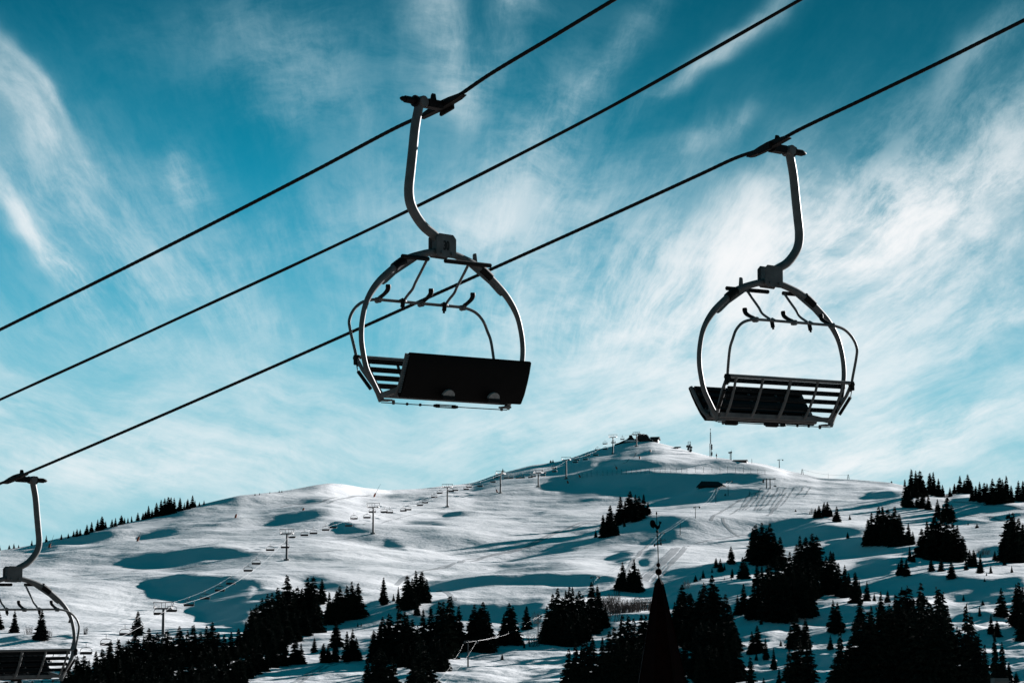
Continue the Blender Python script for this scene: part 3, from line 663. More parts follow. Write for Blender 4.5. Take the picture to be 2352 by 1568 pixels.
CL.append(('in the bushy clump beside the groomed track','trees beside the groomed track','C',[(1440,468,765,1.0),(1490,500,770),(1530,428,745,1.0),(1582,433,720,1.2),(1620,500,700,1.1),(1533,700,818,.9),(1430,600,780)]))
CL.append(('in the tall stand left of the wooden pole','trees of the centre stand','C',[(1140,973,1260,1.1),(1192,920,1250),(1217,858,1240,1.0),(1272,828,1240,1.05),(1320,880,1240),(1355,778,1265,1.0),(1412,806,1255,.9),(1448,838,1255),(1492,880,1250,1.1),(1540,930,1240),(1590,788,1180,1.0),(1650,768,1190,1.0),(1690,820,1190),(1732,722,1210,1.05),(1772,728,1200,1.1),(1830,678,1160,.8),(1857,675,1160,.8),(1922,756,1165,.85),(1945,900,1160)]))
CL.append(('in the lowest rank below the wooden pole','trees at the lower centre edge','C',[(1080,1250,1560),(1130,1210,1560),(1190,1130,1560,1.1),(1240,1180,1560,1.1),(1300,1210,1560,1.1),(1400,1090,1300),(1470,1110,1300),(1540,1095,1540,1.1),(1600,1075,1520,1.1),(1680,1040,1330),(1740,1060,1340),(1790,1100,1330),(1500,1250,1560)]))
CL.append(('in the broad clump right of the wooden pole','trees right of the wooden pole','C',[(2030,830,1150),(2065,748,1155,1.0),(2112,766,1155,1.0),(2152,726,1155,1.0),(2190,800,1145),(2320,1178,1228,1.1)]))
CL.append(('between pole clump and big centre stand','paired trees right of the pole','E',[(85,733,1095,1.1),(35,830,1100,1.1),(120,760,1090),(250,748,945,1.2),(222,1078,1128,.8),(20,1178,1230,1.1)]))
CL.append(('in the big black stand left of the steeple','trees of the stand left of the steeple','E',[(425,760,1090,1.0),(472,648,1080,1.0),(512,720,1080),(535,598,1070,.9),(575,680,1070),(605,620,1060),(637,588,1060,.9),(665,588,1060,.9),(700,660,1050),(728,620,1020,.9),(765,655,1010),(805,700,1000),(845,543,980,.8),(897,565,970,.8),(920,620,950,.9),(975,730,930,.8),(560,820,1100),(640,830,1110),(720,820,1090),(800,830,1060)]))
CL.append(('in the small clump above the brown thicket','pair above the thicket','E',[(1090,440,605),(1130,348,606,1.05),(1190,410,606),(1230,323,600,1.15),(1272,400,595,1.0)]))
CL.append(('in the ragged group in front of the steeple foot','trees at the steeple foot','E',[(640,1150,1560,1.1),(700,1088,1560),(745,1110,1560),(800,1078,1560,1.0),(855,1055,1560,1.0),(945,1035,1300,.9),(1000,1000,1560),(1050,960,1560),(1115,846,1400,1.0),(1172,848,1380,.9),(1240,878,1400),(1300,850,1380),(1340,850,1380),(1080,1100,1560),(1160,1080,1560),(1250,1100,1560),(905,1200,1560),(960,1170,1560),(1310,1120,1560),(942,920,960,.9)]))
CL.append(('on the shaded bank right of the steeple','small trees on the shaded bank','E',[(1797,458,515,1.1),(1868,412,485,1.2),(1840,470,500,.9),(1948,393,436,1.0),(1985,298,385,.9),(2027,308,425,1.1),(2062,350,410,.9),(2125,198,358,1.3),(2132,398,485,.9),(2062,480,500,.6),(2125,480,500,.6)]))
CL.append(('in the tall stand close to the right of the steeple','trees right of the steeple','E',[(1605,720,1080,1.0),(1640,640,1080,1.1),(1672,570,1060,1.1),(1725,640,1040),(1752,620,700,1.2),(1782,700,1050),(1830,620,1100),(1872,555,1120,1.0),(1912,500,1120,1.0),(1942,492,1120,1.0),(1975,560,1120,1.0),(2015,700,1130),(2085,658,1140,1.0),(2060,760,1140),(2130,800,1180),(1680,880,1120),(1750,900,1130)]))
CL.append(('in the low rank on the steeple right flank','trees low on the steeple right','E',[(1690,1080,1330,1.0),(1660,1150,1450),(1800,950,1350),(1860,900,1400),(1930,880,1420),(1990,920,1430),(2060,960,1430),(2120,930,1440),(2170,1010,1440),(1840,1120,1560),(1920,1120,1560),(2000,1150,1560),(2090,1150,1560)]))
CL.append(('of the medium trees between the two right-hand stands','trees between the right stands','E',[(2185,650,830,1.0),(2230,298,500,1.0),(2262,340,495,1.0),(2245,548,830,1.1),(2302,640,860,1.0),(2285,760,850)]))
CL.append(('in the stand below the shaded bank, right of centre','trees of the right-centre stand','F',[(25,680,960,1.1),(62,648,965,1.1),(105,638,970,1.1),(145,680,980),(172,643,985,1.1),(215,720,990),(257,752,1005,1.0),(400,820,1100),(442,748,1100,1.0),(482,758,1100),(512,790,1090),(538,732,1090,1.0),(578,743,1060,1.1),(605,830,1050),(655,920,1240),(690,878,1235,1.0),(720,886,1230,1.0),(765,980,1240),(815,998,1260,.85),(850,1060,1240),(907,1058,1240,.75),(940,1120,1240,.7),(170,960,1260,1.0),(232,920,1270,1.0),(292,950,1290,1.0),(345,890,1280,1.0),(402,920,1300,1.0),(462,950,1300,1.0),(522,970,1290,1.0),(572,1000,1260,1.0),(100,1000,1200,1.0),(62,970,1160,1.0),(375,1020,1330),(250,1040,1330)]))
CL.append(('in the little clumps on the open piste','little clumps on the open piste','F',[(560,500,580,1.1),(592,478,578,1.2),(640,448,566,1.4),(668,446,566,1.4),(695,500,570),(745,487,613,1.1),(857,555,595,1.1),(840,703,760,1.3),(392,508,526,2.0),(512,535,548,1.2)]))
CL.append(('in the compact clump on the open right slope','compact clump on the right slope','F',[(1012,600,800),(1050,548,805,1.1),(1082,600,805),(1112,493,805,1.0),(1142,488,805,.9),(1187,512,810,1.0),(1217,560,810),(1247,498,812,1.0),(1292,556,808,1.1),(1362,632,805,1.1),(1398,700,805,1.0)]))
CL.append(('in the broad black clump on the right slope','broad clump on the right slope','F',[(1478,680,925,1.1),(1522,616,930,1.0),(1560,640,935,1.1),(1592,556,940,1.0),(1640,566,945,1.0),(1700,580,945,1.0),(1742,616,945,1.1),(1782,656,945,1.2),(1822,740,940,1.2),(1690,386,620,1.0),(1735,470,620,1.1),(1612,426,580,1.1),(1655,470,600)]))
CL.append(('in the group at the top right, left part','upper right group','F',[(1338,258,490,1.0),(1385,172,400,1.0),(1352,330,490),(1420,186,410,1.0),(1457,182,400,1.0),(1490,260,400),(1382,356,492,1.0),(1440,360,496,1.0),(1482,366,502,1.0),(1532,390,512,1.0),(1550,200,380,1.0),(1577,193,385,1.1),(1622,248,396,1.1),(1652,300,396)]))
CL.append(('along the skyline at the far right','skyline trees at the far right','F',[(1716,318,395,1.1),(1756,288,366,1.0),(1806,223,368,1.1),(1842,260,370,1.0),(1868,213,372,1.1),(1893,258,372,1.1),(1905,340,430,1.1),(1940,308,438,1.1),(1975,278,442,1.1),(2012,283,447,1.1),(2035,288,448),(2082,252,452,1.1),(2120,320,452),(2147,243,452,1.1),(2172,258,452),(2202,228,452,1.0),(2242,308,445,1.2),(2303,268,430,1.0),(2346,268,432,1.0),(1215,262,280,2.0)]))
CL.append(('scattered along the shaded right bank','scattered trees on the right bank','F',[(1372,828,955,1.0),(1402,878,962,1.2),(1302,928,1078,1.2),(1342,938,1082,1.2),(1276,970,1060),(1557,928,1042,1.3),(1642,928,1042,1.0),(1730,958,1098,1.2),(1855,918,1032,.8),(1890,856,995,1.0),(1922,858,995,1.0),(1977,888,1052,.9),(2102,862,938,1.2),(2140,900,940,.8),(2067,988,1052,.9),(2247,988,1048,.9),(1948,630,665,2.0),(1872,628,640,1.2),(2030,1045,1075,.9),(2015,1105,1125,1.0),(2185,930,985,1.0)]))
CL.append(('in the tall clump cut by the right edge, upper','clump at the right edge','F',[(2190,690,940,1.0),(2240,556,950,1.1),(2278,552,950,1.1),(2316,600,952,1.1),(2352,640,955,1.1)]))
CL.append(('in the wide black stand at the lower right','trees of the lower-right stand','G',[(172,380,795,1.0),(242,400,805,1.0),(302,420,805,1.0),(382,400,800,1.0),(462,420,795,1.0),(532,480,785,1.0),(40,500,800),(82,448,740,1.0),(150,500,790),(250,520,790),(330,540,790),(420,560,790),(500,540,770),(720,655,915,1.0),(752,670,915),(905,410,660,.9),(950,620,900),(1002,486,650,1.0),(1040,700,950),(1067,578,650,.8),(1130,578,850,.7),(1182,562,660,1.0),(1200,690,1000),(1252,618,1100),(1312,556,1120,.9),(1352,543,1130,.9),(1400,640,1150),(1472,526,1150,.7),(1530,640,1150),(1580,578,1150,.9),(1612,556,1150,1.0),(1662,598,1130,.9),(1700,700,1120)]))
CL.append(('in the front rank of the lower-right stand','front trees of the lower-right stand','G',[(900,860,1560),(960,820,1560,1.0),(1040,780,1560),(1110,740,1560),(1180,760,1560),(1250,740,1560,1.0),(1330,700,1560),(1410,740,1560),(1490,700,1560,1.0),(1570,720,1560),(1650,740,1560,1.0),(1720,820,1560),(1790,900,1560),(1878,712,1560,.7),(1920,790,1560,.7),(1970,960,1560),(2020,1050,1560,.9)]))
CL.append(('of the separate trees in the lower-right corner','trees in the lower-right corner','G',[(1833,593,648,1.2),(1972,690,775,.8),(1998,643,685,1.3),(2160,548,780,1.1),(2285,520,860,1.0),(2312,503,860,1.0),(2350,540,870,1.0),(2335,760,1000,1.2),(2070,768,925,1.0),(2122,818,955,1.0),(2110,920,1340,.42),(2172,1018,1345,.65),(2230,1180,1345,.9),(2288,1258,1350,1.0)]))
CL.append(('of slim trees left of the lower-right stand','slim trees at the lower right','G',[(690,943,1058,.9),(792,942,1560,.75),(400,778,1060,1.0),(350,870,1060),(470,810,1070,1.1),(440,980,1560,1.0),(520,1000,1560,.9),(330,1085,1560,.8),(205,1056,1235,.8),(250,1228,1400,.8),(137,976,1145,.8),(65,866,1100,.9),(20,918,1100,1.0),(95,783,848,1.0),(265,985,1038,1.0),(55,1080,1155,.7),(120,1308,1400,1.0),(0,1145,1560,.9),(730,1130,1560),(840,1030,1560)]))
CL.append(('in the knoll group below the summit','knoll trees below the summit','D',[(858,935,1006,1.1),(925,808,1000,1.0),(960,800,1002),(990,726,1000,1.0),(1030,830,990,1.0),(1060,900,960,.9),(1075,642,870,1.0),(1120,690,870,1.0),(1165,598,862,1.0),(1212,630,855,1.1),(1250,640,840,1.1),(1290,622,812,1.1),(1325,690,806,1.0),(1115,845,910,1.0),(1060,760,900)]))
CL.append(('of the tiny trees on the skyline left of the summit','tiny skyline trees','D',[(25,388,435,1.1),(10,415,440,1.2),(455,312,334,1.4),(475,308,332,1.4),(2018,610,630,1.2)]))
CL.append(('of the bushes dotting the left summit skyline','bushes on the left skyline','B',[(45,612,630,1.4),(85,608,625,1.2),(178,592,610,1.0),(262,588,600,1.6),(285,590,600,1.6)]))
specs = []
for ci, (phrase, group, zk, lst) in enumerate(CL):
    for q in lst:
        x, top = zp(zk, q[0], q[1]); _, base = zp(zk, q[0], q[2])
        jit = ((int(x*7.3+top*3.1) % 17)/17-.45)*.10*(base-top)
        sp = spruce_spec(x, top, base+(jit if ci not in (0, 1) and base < 1540 else 0), (q[3] if len(q) > 3 else 1.0)*(1.12 if 'lower-left wood' in phrase else 1.0)); sp['ci'] = ci; specs.append(sp)
# which of them show, and how much: cones drawn far to near on a coarse picture
IDS = -np.ones((523, 784), int)
for n_, q in sorted(enumerate(specs), key=lambda e: -e[1]['D']):
    y0, y1 = q['top'], q['base']; hw = (y1-y0)*.22*q['wide']
    for r_ in range(max(345, int(y0/3)), min(523, int(y1/3)+1)):
        w_ = hw*min(1, max(.08, (r_*3-y0)/(y1-y0)))**.7
        IDS[r_, max(0, int((q['x']-w_)/3)):max(0, min(784, int((q['x']+w_)/3)+1))] = n_
cnt = np.bincount(IDS[IDS >= 0], minlength=len(specs))
for n_, q in enumerate(specs): q['n'] = int(cnt[n_])
full = [q for q in specs if q['n'] > max(2, .05*((q['base']-q['top'])/3)**2*.22) or q['top'] < 1240 and q['n'] > 0]
rank = sorted(full, key=lambda q: -q['n']); own = set(id(q) for q in rank[:298])
for ci, (phrase, group, zk, lst) in enumerate(CL):
    row = sorted([q for q in full if q['ci'] == ci], key=lambda q: q['x'])
    for i, q in enumerate(row):
        if id(q) not in own: continue
        od = 'leftmost' if i == 0 else 'rightmost' if i == len(row)-1 else ORD[i]+' from left'
        hpx = q['base']-q['top']
        sz = 'tall' if hpx > 75 else ('small' if hpx < 28 else 'dark')
        spruce(q, '%s spruce, %s %s' % (sz, od, phrase), group)
rest = [q for q in full if id(q) not in own]
if rest:
    VV = []; FF = []; nv = 0
    for q in rest:
        k, sw, tilt, rz = spruce_kit(q); me = CROWNS[k]
        co_ = np.zeros(len(me.vertices)*3); me.vertices.foreach_get('co', co_); co_ = co_.reshape(-1, 3)
        c, s_ = math.cos(rz), math.sin(rz)
        X = (co_[:,0]*c-co_[:,1]*s_)*sw+q['p'].x; Y = (co_[:,0]*s_+co_[:,1]*c)*sw+q['p'].y; Z = co_[:,2]*q['H']*1.06+q['p'].z-.02*q['H']
        VV.append(np.stack([X, Y, Z], 1)); fi = np.zeros(len(me.polygons)*4, np.int32); me.polygons.foreach_get('vertices', fi); FF.append(fi+nv); nv += len(co_)
    V_ = np.concatenate(VV); F_ = np.concatenate(FF)
    me = bpy.data.meshes.new('small_distant_spruces'); me.vertices.add(len(V_)); me.vertices.foreach_set('co', V_.astype(np.float32).ravel())
    me.loops.add(len(F_)); me.loops.foreach_set('vertex_index', F_); me.polygons.add(len(F_)//4)
    me.polygons.foreach_set('loop_start', np.arange(0, len(F_), 4, dtype=np.int32)); me.update(); me.materials.append(M['foliage'])
    tag(link('small_distant_spruces', me), 'small and half hidden spruces scattered through the stands and along the ridge', 'trees', None, 'stuff')
print('trees', len(specs), 'showing', len(full), 'stuff', len(rest))
# ------------------------------------------------------------------ leafless brush
def brush_mesh(seed, n, spread, sub=4):
    r = random.Random(seed); m = MB()
    for i in range(n):
        a = r.uniform(0, 6.28); q = r.random()**.6*spread*.5
        b = Vector((math.cos(a)*q, math.sin(a)*q, -.04)); h = r.uniform(.55, 1.0)*(1-.35*q/spread)
        tip = b+Vector((math.cos(a)*r.uniform(.02,.25), math.sin(a)*r.uniform(.02,.25), h))
        mid = (b+tip)/2+Vector((r.uniform(-.05,.05), r.uniform(-.05,.05), 0))
        m.tube([b, mid, tip], [.011,.008,.003], 4, False)
        for k in range(sub):
            u = r.uniform(.3,.95); p0 = b.lerp(tip, u); a2 = r.uniform(0, 6.28)
            m.tube([p0, p0+Vector((math.cos(a2)*.13, math.sin(a2)*.13, r.uniform(.08,.22)))], [.006,.0025], 3, False)
    return m.mesh('twigs', M['twig'], smooth=False)
BRUSH = [brush_mesh(1, 34, .9), brush_mesh(2, 46, 1.3), brush_mesh(3, 24, .6)]
def bush(zk, x, top, base, w, label, group, k):
    X, Y = zp(zk, x, base); _, T = zp(zk, x, top); p = hit(X, Y); D = p.y; H = max(.6, (float(t_of(T))-p.z/D)*D)
    o = link('bare_shrub', BRUSH[k % 3]); o.location = p; o.scale = (H*w, H*w, H); o.rotation_euler = (0, 0, x*.7)
    tag(o, label, 'shrub', group)
th_list = [(955,640,740,1.0),(985,620,760,.9),(1010,640,790,1.2),(1040,615,700,1.2),(1060,640,800,1.2),(1090,660,805,1.1),(1120,690,805,1.2),(1150,680,800,1.2),(1185,690,800,1.1),(1220,680,795,1.2),(1250,650,790,1.2),(1280,640,780,1.1),(1310,640,775,1.1),(1345,660,775,1.1),(1075,570,640,1.0),(1000,700,830,1.1),(965,720,900,1.0)]
srt = sorted(range(len(th_list)), key=lambda i: th_list[i][0])
for n_, i in enumerate(srt):
    x, t_, b_, w_ = th_list[i]
    bush('E', x, t_, b_, w_*1.3, ('leftmost' if n_ == 0 else 'rightmost' if n_ == len(srt)-1 else ORD[n_]+' from left')+' bare brown shrub in thicket left of steeple', 'bare shrubs of the thicket', i)
bush('E', 1705, 480, 580, 1.0, 'leafless brown sapling on the bank beside the steeple tip', None, 2)
bush('F', 1745, 855, 950, 1.6, 'grey bare brush in front of the broad right-slope clump', None, 1)
bush('A', 215, 1125, 1200, .9, 'bare shrub just left of the lone tree behind the chair', None, 0)
bush('A', 372, 1140, 1225, .9, 'bare shrub just right of the lone tree behind the chair', None, 2)
bush('E', 345, 770, 900, .9, 'thin leafless sapling beside the wooden power pole', None, 2)
bush('E', 305, 960, 1110, 1.2, 'bare bush at the foot of the big stand left of steeple', None, 0)
bush('A', 920, 1490, 1590, 1.3, 'pale bare bush in front of the lower-left wood', None, 1)
bush('F', 530, 485, 548, .7, 'wispy bare shrub at the left of the little piste clump', None, 2)
bush('F', 1990, 830, 900, 1.4, 'low bare bush behind the right bank trees', None, 1)
bush('D', 1455, 1010, 1040, 1.5, 'dark bare bush behind the weathercock pole', None, 1)
bush('A', 645, 1120, 1200, .6, 'bare sapling right of the cut-off chair', None, 2)
# ------------------------------------------------------------------ the near chairlift
YAW = math.radians(42.0)
FWD = Vector((math.sin(YAW), -math.cos(YAW), 0))           # where the upper rope travels: to the right and toward us
NRM = Vector((math.cos(YAW), math.sin(YAW), 0))
def chair(label, loc, rz, number=None, sl=.2, lean=0.0, fold=0.0):
    root = thing('chairlift_chair', label, 'chairlift chair', loc, rz, 'four-seat chairs hanging on the near lift')
    st, rb = M['steel'], M['rubber']
    # hanger: a bent, slightly flattened tube rising to the grip
    P = smooth_path([(.06,0,.055),(.12,0,.11),(.28,0,.195),(.41,0,.32),(.48,0,.44),(.497,0,.585),(.475,0,.77),(.445,0,1.0),(.41,0,1.28),(.365,0,1.48),(.335,0,1.60)], 5)
    MB().tube(P, [.062-.010*i/len(P) for i in range(len(P))], 14, True, [.052]*len(P), ref=(0,1,0)).build('hanger_arm', st, root)
    e = MB(); e.tube([(.335,-.075,1.575),(.335,.075,1.575)], .062, 14); e.build('hanger_eye', M['steel'], root, bevel=.006)
    # grip: axle across, long tapered jaw along the rope
    gm = MB(); gm.prism([(-.36,-.026),(-.31,.014),(-.13,.040),(.0,.048),(.13,.042),(.31,.022),(.36,-.005),(.28,-.026),(.10,-.036),(-.10,-.036)], (0,1,sl), (0,0,1), (-.045,.050), (.0,0,1.585))
    gm.prism([(-.09,.03),(-.01,.03),(-.035,.14),(-.06,.13)], (0,1,sl), (0,0,1), (-.03,.03), (.10,0,1.585))
    gm.box((.15,0,1.575), (.22,.13,.09)); gm.prism([(-.11,-.065),(.11,-.055),(.10,.03),(-.10,.03)], (0,1,sl), (0,0,1), (-.085,-.040), (.0,0,1.575))
    gb = gm.build('rope_grip', M['grip'], root, bevel=.008)
    a = MB(); a.tube([(.22,0,1.575),(.43,0,1.575)], .048, 12); a.tube([(.40,0,1.575),(.425,0,1.575)], .066, 12); a.tube([(.43,0,1.575),(.56,0,1.575)], .040, 12)
    a.tube([(.56,0,1.575),(.60,0,1.575),(.63,0,1.575)], [.030,.028,.010], 10); a.build('spring_barrel', M['grip'], gb)
    MB().tube([(.262,0,1.575),(.278,0,1.575)], .060, 14).build('washer', M['bolt'], gb)
    # box plates joining hanger and ring
    w, h, c = .148, .130, .045
    octo = [(-w+c*.6,-h),(w-c,-h),(w,-h+c*.7),(w,h-c),(w-c,h),(-w+c,h),(-w,h-c),(-w,-h+c*.7)]
    hp = MB()
    for y0 in (-.062, .062): hp.prism([(-x, z) for x, z in octo], (1,0,0), (0,0,1), (-.008,.008), (0,y0,0))
    hp.prism([(-.12,-.10),(.12,-.10),(.12,.10),(-.12,.10)], (1,0,0), (0,0,1), (-.045,.045))
    pl = hp.build('head_plate', M['steel'], root, bevel=.004)
    for x in (-.075, .075):
        for y in (-.078, .078): MB().tube([(x,y-.012,-.085),(x,y+.012,-.085)], .017, 6).build('bolt', M['bolt'], pl)
    if number:
        cu = bpy.data.curves.new('plate_number', 'FONT'); cu.body = number; cu.align_x = 'CENTER'; cu.align_y = 'CENTER'; cu.size = .145; cu.extrude = .0015; cu.offset = .003
        tmp = link('tmp', cu); dg = bpy.context.evaluated_depsgraph_get(); me = bpy.data.meshes.new_from_object(tmp.evaluated_get(dg)); bpy.data.objects.remove(tmp)
        me.name = 'plate_number'; me.materials.clear(); me.materials.append(M['digit'])
        n = link('plate_number', me, pl); n.rotation_euler = (math.pi/2, 0, math.pi); n.location = (.005,.0735,-.005); n.scale = (.60,1.0,1)
    # ring
    half = [(0,0,-.062),(.12,0,-.072),(.28,0,-.104),(.54,0,-.187),(.77,0,-.332),(.98,0,-.505),(1.115,0,-.689),(1.180,0,-.896),(1.197,0,-1.08),(1.178,0,-1.237),(1.134,0,-1.405),(1.05,0,-1.55),(.945,0,-1.715)]
    full_ = [(-x, y, z) for x, y, z in half[:0:-1]]+half
    P = smooth_path(full_, 6); rr = []
    for p in P: rr.append(.036 if p.z > -.45 else .027+.009*max(0, (p.z+.75)/.30) if p.z > -.75 else .027)
    MB().tube(P, rr, 12, True, [q*1.15 for q in rr], ref=(0,1,0)).build('ring_frame', st, root)
    for s in (-1, 1):
        inner = [Vector((x*s, 0, z)) for x, y, z in half[2:6]]
        pr = [(.30*s,-.135),(.54*s,-.215),(.77*s,-.36),(.90*s,-.465),(.875*s,-.49),(.83*s,-.465),(.70*s,-.365),(.50*s,-.25)]
        MB().prism(pr, (1,0,0), (0,0,1), (-.012,.012)).build('gusset', st, root, bevel=.003)
        sp = smooth_path([(x*s, 0, z) for x, y, z in half], 8); k0 = min(range(len(sp)), key=lambda i: abs(abs(sp[i].x)-.62)); 
        MB().tube(sp[k0-2:k0+4], .052, 12, True, ref=(0,1,0)).build('rubber_sleeve', rb, root)
        # corner brackets at the ring foot
        b = MB(); b.beam((1.00*s,0,-1.60), (.925*s,0,-1.755), .075, .030, (0,1,0)); b.beam((.945*s,0,-1.70), (.80*s,.27,-1.615), .05, .055); b.tube([(.80*s-.03*s,.27,-1.61),(.80*s+.05*s,.27,-1.61)], .05, 12)
        b.box((.88*s,0.02,-1.745), (.12,.10,.02)); b.box((.80*s,.05,-1.765), (.03,.03,.05))
        b.build('foot_bracket', M['steel_light'], root, bevel=.006)
    tb = MB(); tb.prism([(0,0),(.06,.0),(.055,.14),(.02,.15)], (1,0,0), (0,0,1), (-.018,.018), (-.52,0,-.185)); tb.build('stop_tab', st, root, bevel=.006)
    # backrest
    f = MB(); R0 = 1.00
    top = smooth_path([(-1.02,-.20,-1.40),(-1.02,-.27,-1.29),(-.98,-.285,-1.258),(-.90,-.29,-1.255),(0,-.29,-1.255),(.90,-.29,-1.255),(.98,-.285,-1.258),(1.02,-.27,-1.29),(1.02,-.20,-1.40)], 4)
    f.tube([(-.945,0,-1.69)]+top+[(.945,0,-1.69)], .021, 8)
    f.beam((-.93,-.03,-1.685), (.93,-.03,-1.685), .05, .052)
    for x in (-.86,-.44,0,.44,.86):
        q = 1.25 if x == 0 else 1
        f.tube(smooth_path([(x*1.03,-.285,-1.26),(x*1.02,-.235,-1.40),(x,-.15,-1.56),(x*.99,-.085,-1.655),(x*.98,-.045,-1.69)], 3), .017*q, 8)
    fr = f.build('backrest_frame', st, root)
    for i in range(4):
        u = .06+i*.235; yy = -.275+.16*u*u+.075*u+.03; zz = -1.275-.40*u
        b = MB(); rot = Matrix.Rotation(math.radians(-16-16*u), 3, 'X'); b.box((0,yy,zz), (1.90,.026,.056), rot); b.build('backrest_slat', rb, root, bevel=.006)
    # seat, folded up
    pf = [(.225,-1.715),(.285,-1.62),(.335,-1.50),(.375,-1.38),(.405,-1.285)]
    outer = [(.262,-1.735),(.325,-1.63),(.375,-1.51),(.415,-1.395),(.445,-1.285),(.440,-1.265),(.415,-1.265)]
    s_ = MB(); s_.prism(outer+pf[::-1], (0,1,0), (0,0,1), (-.905,.905))
    seat = s_.build('seat', M['panel'], root, bevel=.010)
    sf = MB()
    for x in (-.90,.90): sf.tube([(x,.20,-1.69),(x,.27,-1.60),(x,.325,-1.47),(x,.395,-1.275)], .022, 8)
    for x in (-.45,.0,.45): sf.tube([(x,.205,-1.69),(x,.265,-1.60),(x,.32,-1.47),(x,.38,-1.295)], .015, 6)
    sf.tube([(-.9,.215,-1.70),(.9,.215,-1.70)], .022, 8); sf.build('seat_frame', M['steel'], seat)
    for i in range(5):
        u = i/4; MB().box((0,.19+.17*u,-1.66+.36*u), (1.74,.020,.058), Matrix.Rotation(math.radians(-22), 3, 'X')).build('seat_slat', rb, seat, bevel=.004)
    sr = MB()
    for k in range(22):
        u = k/21; sr.box((.915,.285+.145*u,-1.68+.38*u), (.012,.030,.010))
    sr.build('edge_lacing', M['bolt'], seat)
    for x in (-.40,.27):
        hb = MB(); n = 10; ring_ = [(.085*math.cos(math.pi*k/n), .075*math.sin(math.pi*k/n)) for k in range(n+1)]
        hb.prism(ring_, (1,0,0), (0,.42,.90), (-.02,.006), (x,.335,-1.695)); hb.build('hinge_cover', M['pale'], seat)
        MB().box((x,.335,-1.715), (.19,.05,.05)).build('hinge_block', rb, seat, bevel=.006)
    # restraint bar raised overhead
    by = -.40
    bar = [(-1.02,-.27,-1.36),(-1.03,-.30,-1.20),(-1.045,by+.04,-.96),(-1.03,by,-.84),(-.97,by,-.73),(-.86,by,-.64),(-.70,by,-.597),(-.50,by,-.59),(0,by,-.59),(.50,by,-.59),(.64,by,-.592),(.82,by,-.63),(.95,by,-.72),(1.02,by,-.84),(1.045,by+.04,-.96),(1.03,-.30,-1.20),(1.02,-.27,-1.36)]
    rbar = MB().tube(smooth_path(bar, 5), .0175, 8, ref=(0,1,0)).build('restraint_bar', st, root)
    for s in (-1, 1):
        k = MB(); k.box((1.03*s,-.285,-1.29), (.05,.05,.11)); k.tube([(.99*s,-.285,-1.27),(1.06*s,-.285,-1.27)], .03, 10); k.build('pivot', M['grip'], rbar, bevel=.006)
    for x in (-.66,-.03,.60):
        h = MB().tube(smooth_path([(x,by+.02,-.575),(x-.005,by+.10,-.535),(x-.005,by+.155,-.495),(x-.005,by+.165,-.44)], 4), [.024,.023,.022,.022,.023,.024,.025,.026,.027,.028,.030,.030,.026], 10).build('hand_grip', rb, rbar)
        k = MB(); k.box((x,by-.005,-.595), (.055,.075,.06)); k.tube([(x,by-.04,-.615),(x,by+.05,-.56)], .026, 8); k.build('clamp', M['steel_light'], h, bevel=.008)
    for x, x0, x1 in ((.285,.27,.66),(-.335,-.66,.03)):
        q = MB(); arm = smooth_path([(x-.10,by-.01,-.592),(x-.03,by+.05,-.57),(x+.005,by+.15,-.525),(x+.01,by+.215,-.485),(x+.008,by+.245,-.45),(x,by+.27,-.40),(x-.004,by+.37,-.28),(x,.06,-.175)], 3)
        q.tube(arm, .0155, 8); q.prism([(-.14,0),(.05,0),(-.02,.05)], (1,0,0), (0,.6,.8), (-.006,.006), (x,by,-.592))
        ar = q.build('footrest_arm', st, rbar)
        MB().tube([(x0,.07,-.17),(x1,.07,-.17)], .026, 10).build('foot_rod', rb, ar, bevel=.005)
        b = MB(); b.tube([(x+.01,by+.07,-.57),(x+.01,by+.05,-.66)], .026, 8); b.tube([(x+.01,by+.05,-.66),(x+.01,by+.045,-.685)], .014, 8); b.build('bump_stop', rb, ar)
    # springs and safety cable
    for s in (-1, 1):
        q = MB(); q.tube([(1.045*s,-.265,-1.34),(1.04*s,-.25,-1.42)], .006, 6); q.tube([(1.04*s,-.245,-1.42),(1.00*s,-.09,-1.62)], .020, 8); q.build('return_spring', rb, root)
    q = MB(); z0 = -1.77; q.tube([(-.93,.0,z0),(.93,.0,z0)], .0055, 6)
    for x in (.56,.37,.16,-.17): q.sphere((x,0,z0), .017, 8, 6)
    q.tube([(.12,0,z0+.014),(-.13,0,z0+.014)], .006, 6); q.tube([(.12,0,z0-.014),(-.13,0,z0-.014)], .006, 6); q.box((.115,0,z0), (.05,.02,.04)); q.box((-.125,0,z0), (.05,.02,.04))
    q.build('tension_cable', M['grip'], root)
    # the carrier sways a little below the plate; the seat hangs more or less folded
    for c in root.children:
        if c.name.split('.')[0] not in ('hanger_arm', 'hanger_eye', 'rope_grip', 'head_plate'): c.rotation_euler = (0, lean, 0)
    pv = Vector((0,.24,-1.71)); rx = Matrix.Rotation(fold, 3, 'X'); ry = Matrix.Rotation(lean, 3, 'Y')
    seat.rotation_euler = (ry @ rx).to_euler(); seat.location = ry @ (pv-rx @ pv)
    return root
LOC1 = at(1016, 566, 31.0); LOC2 = at(1769, 636, 33.6); LOC3 = at(29, 1318, 47.0)
chair('dark steel chairlift chair numbered 30, hanging from the upper rope, black seat panel facing us', LOC1, YAW+math.radians(181.5), '30', .205, .030, 0)
chair('dark steel chairlift chair on the right, slatted backrest toward us, under the lower rope', LOC2, YAW-math.radians(3), None, -.205, -.030, -.20)
chair('dark steel chairlift chair cut off by the left edge of the photo', LOC3, YAW, None, -.185, -.030, -.20)
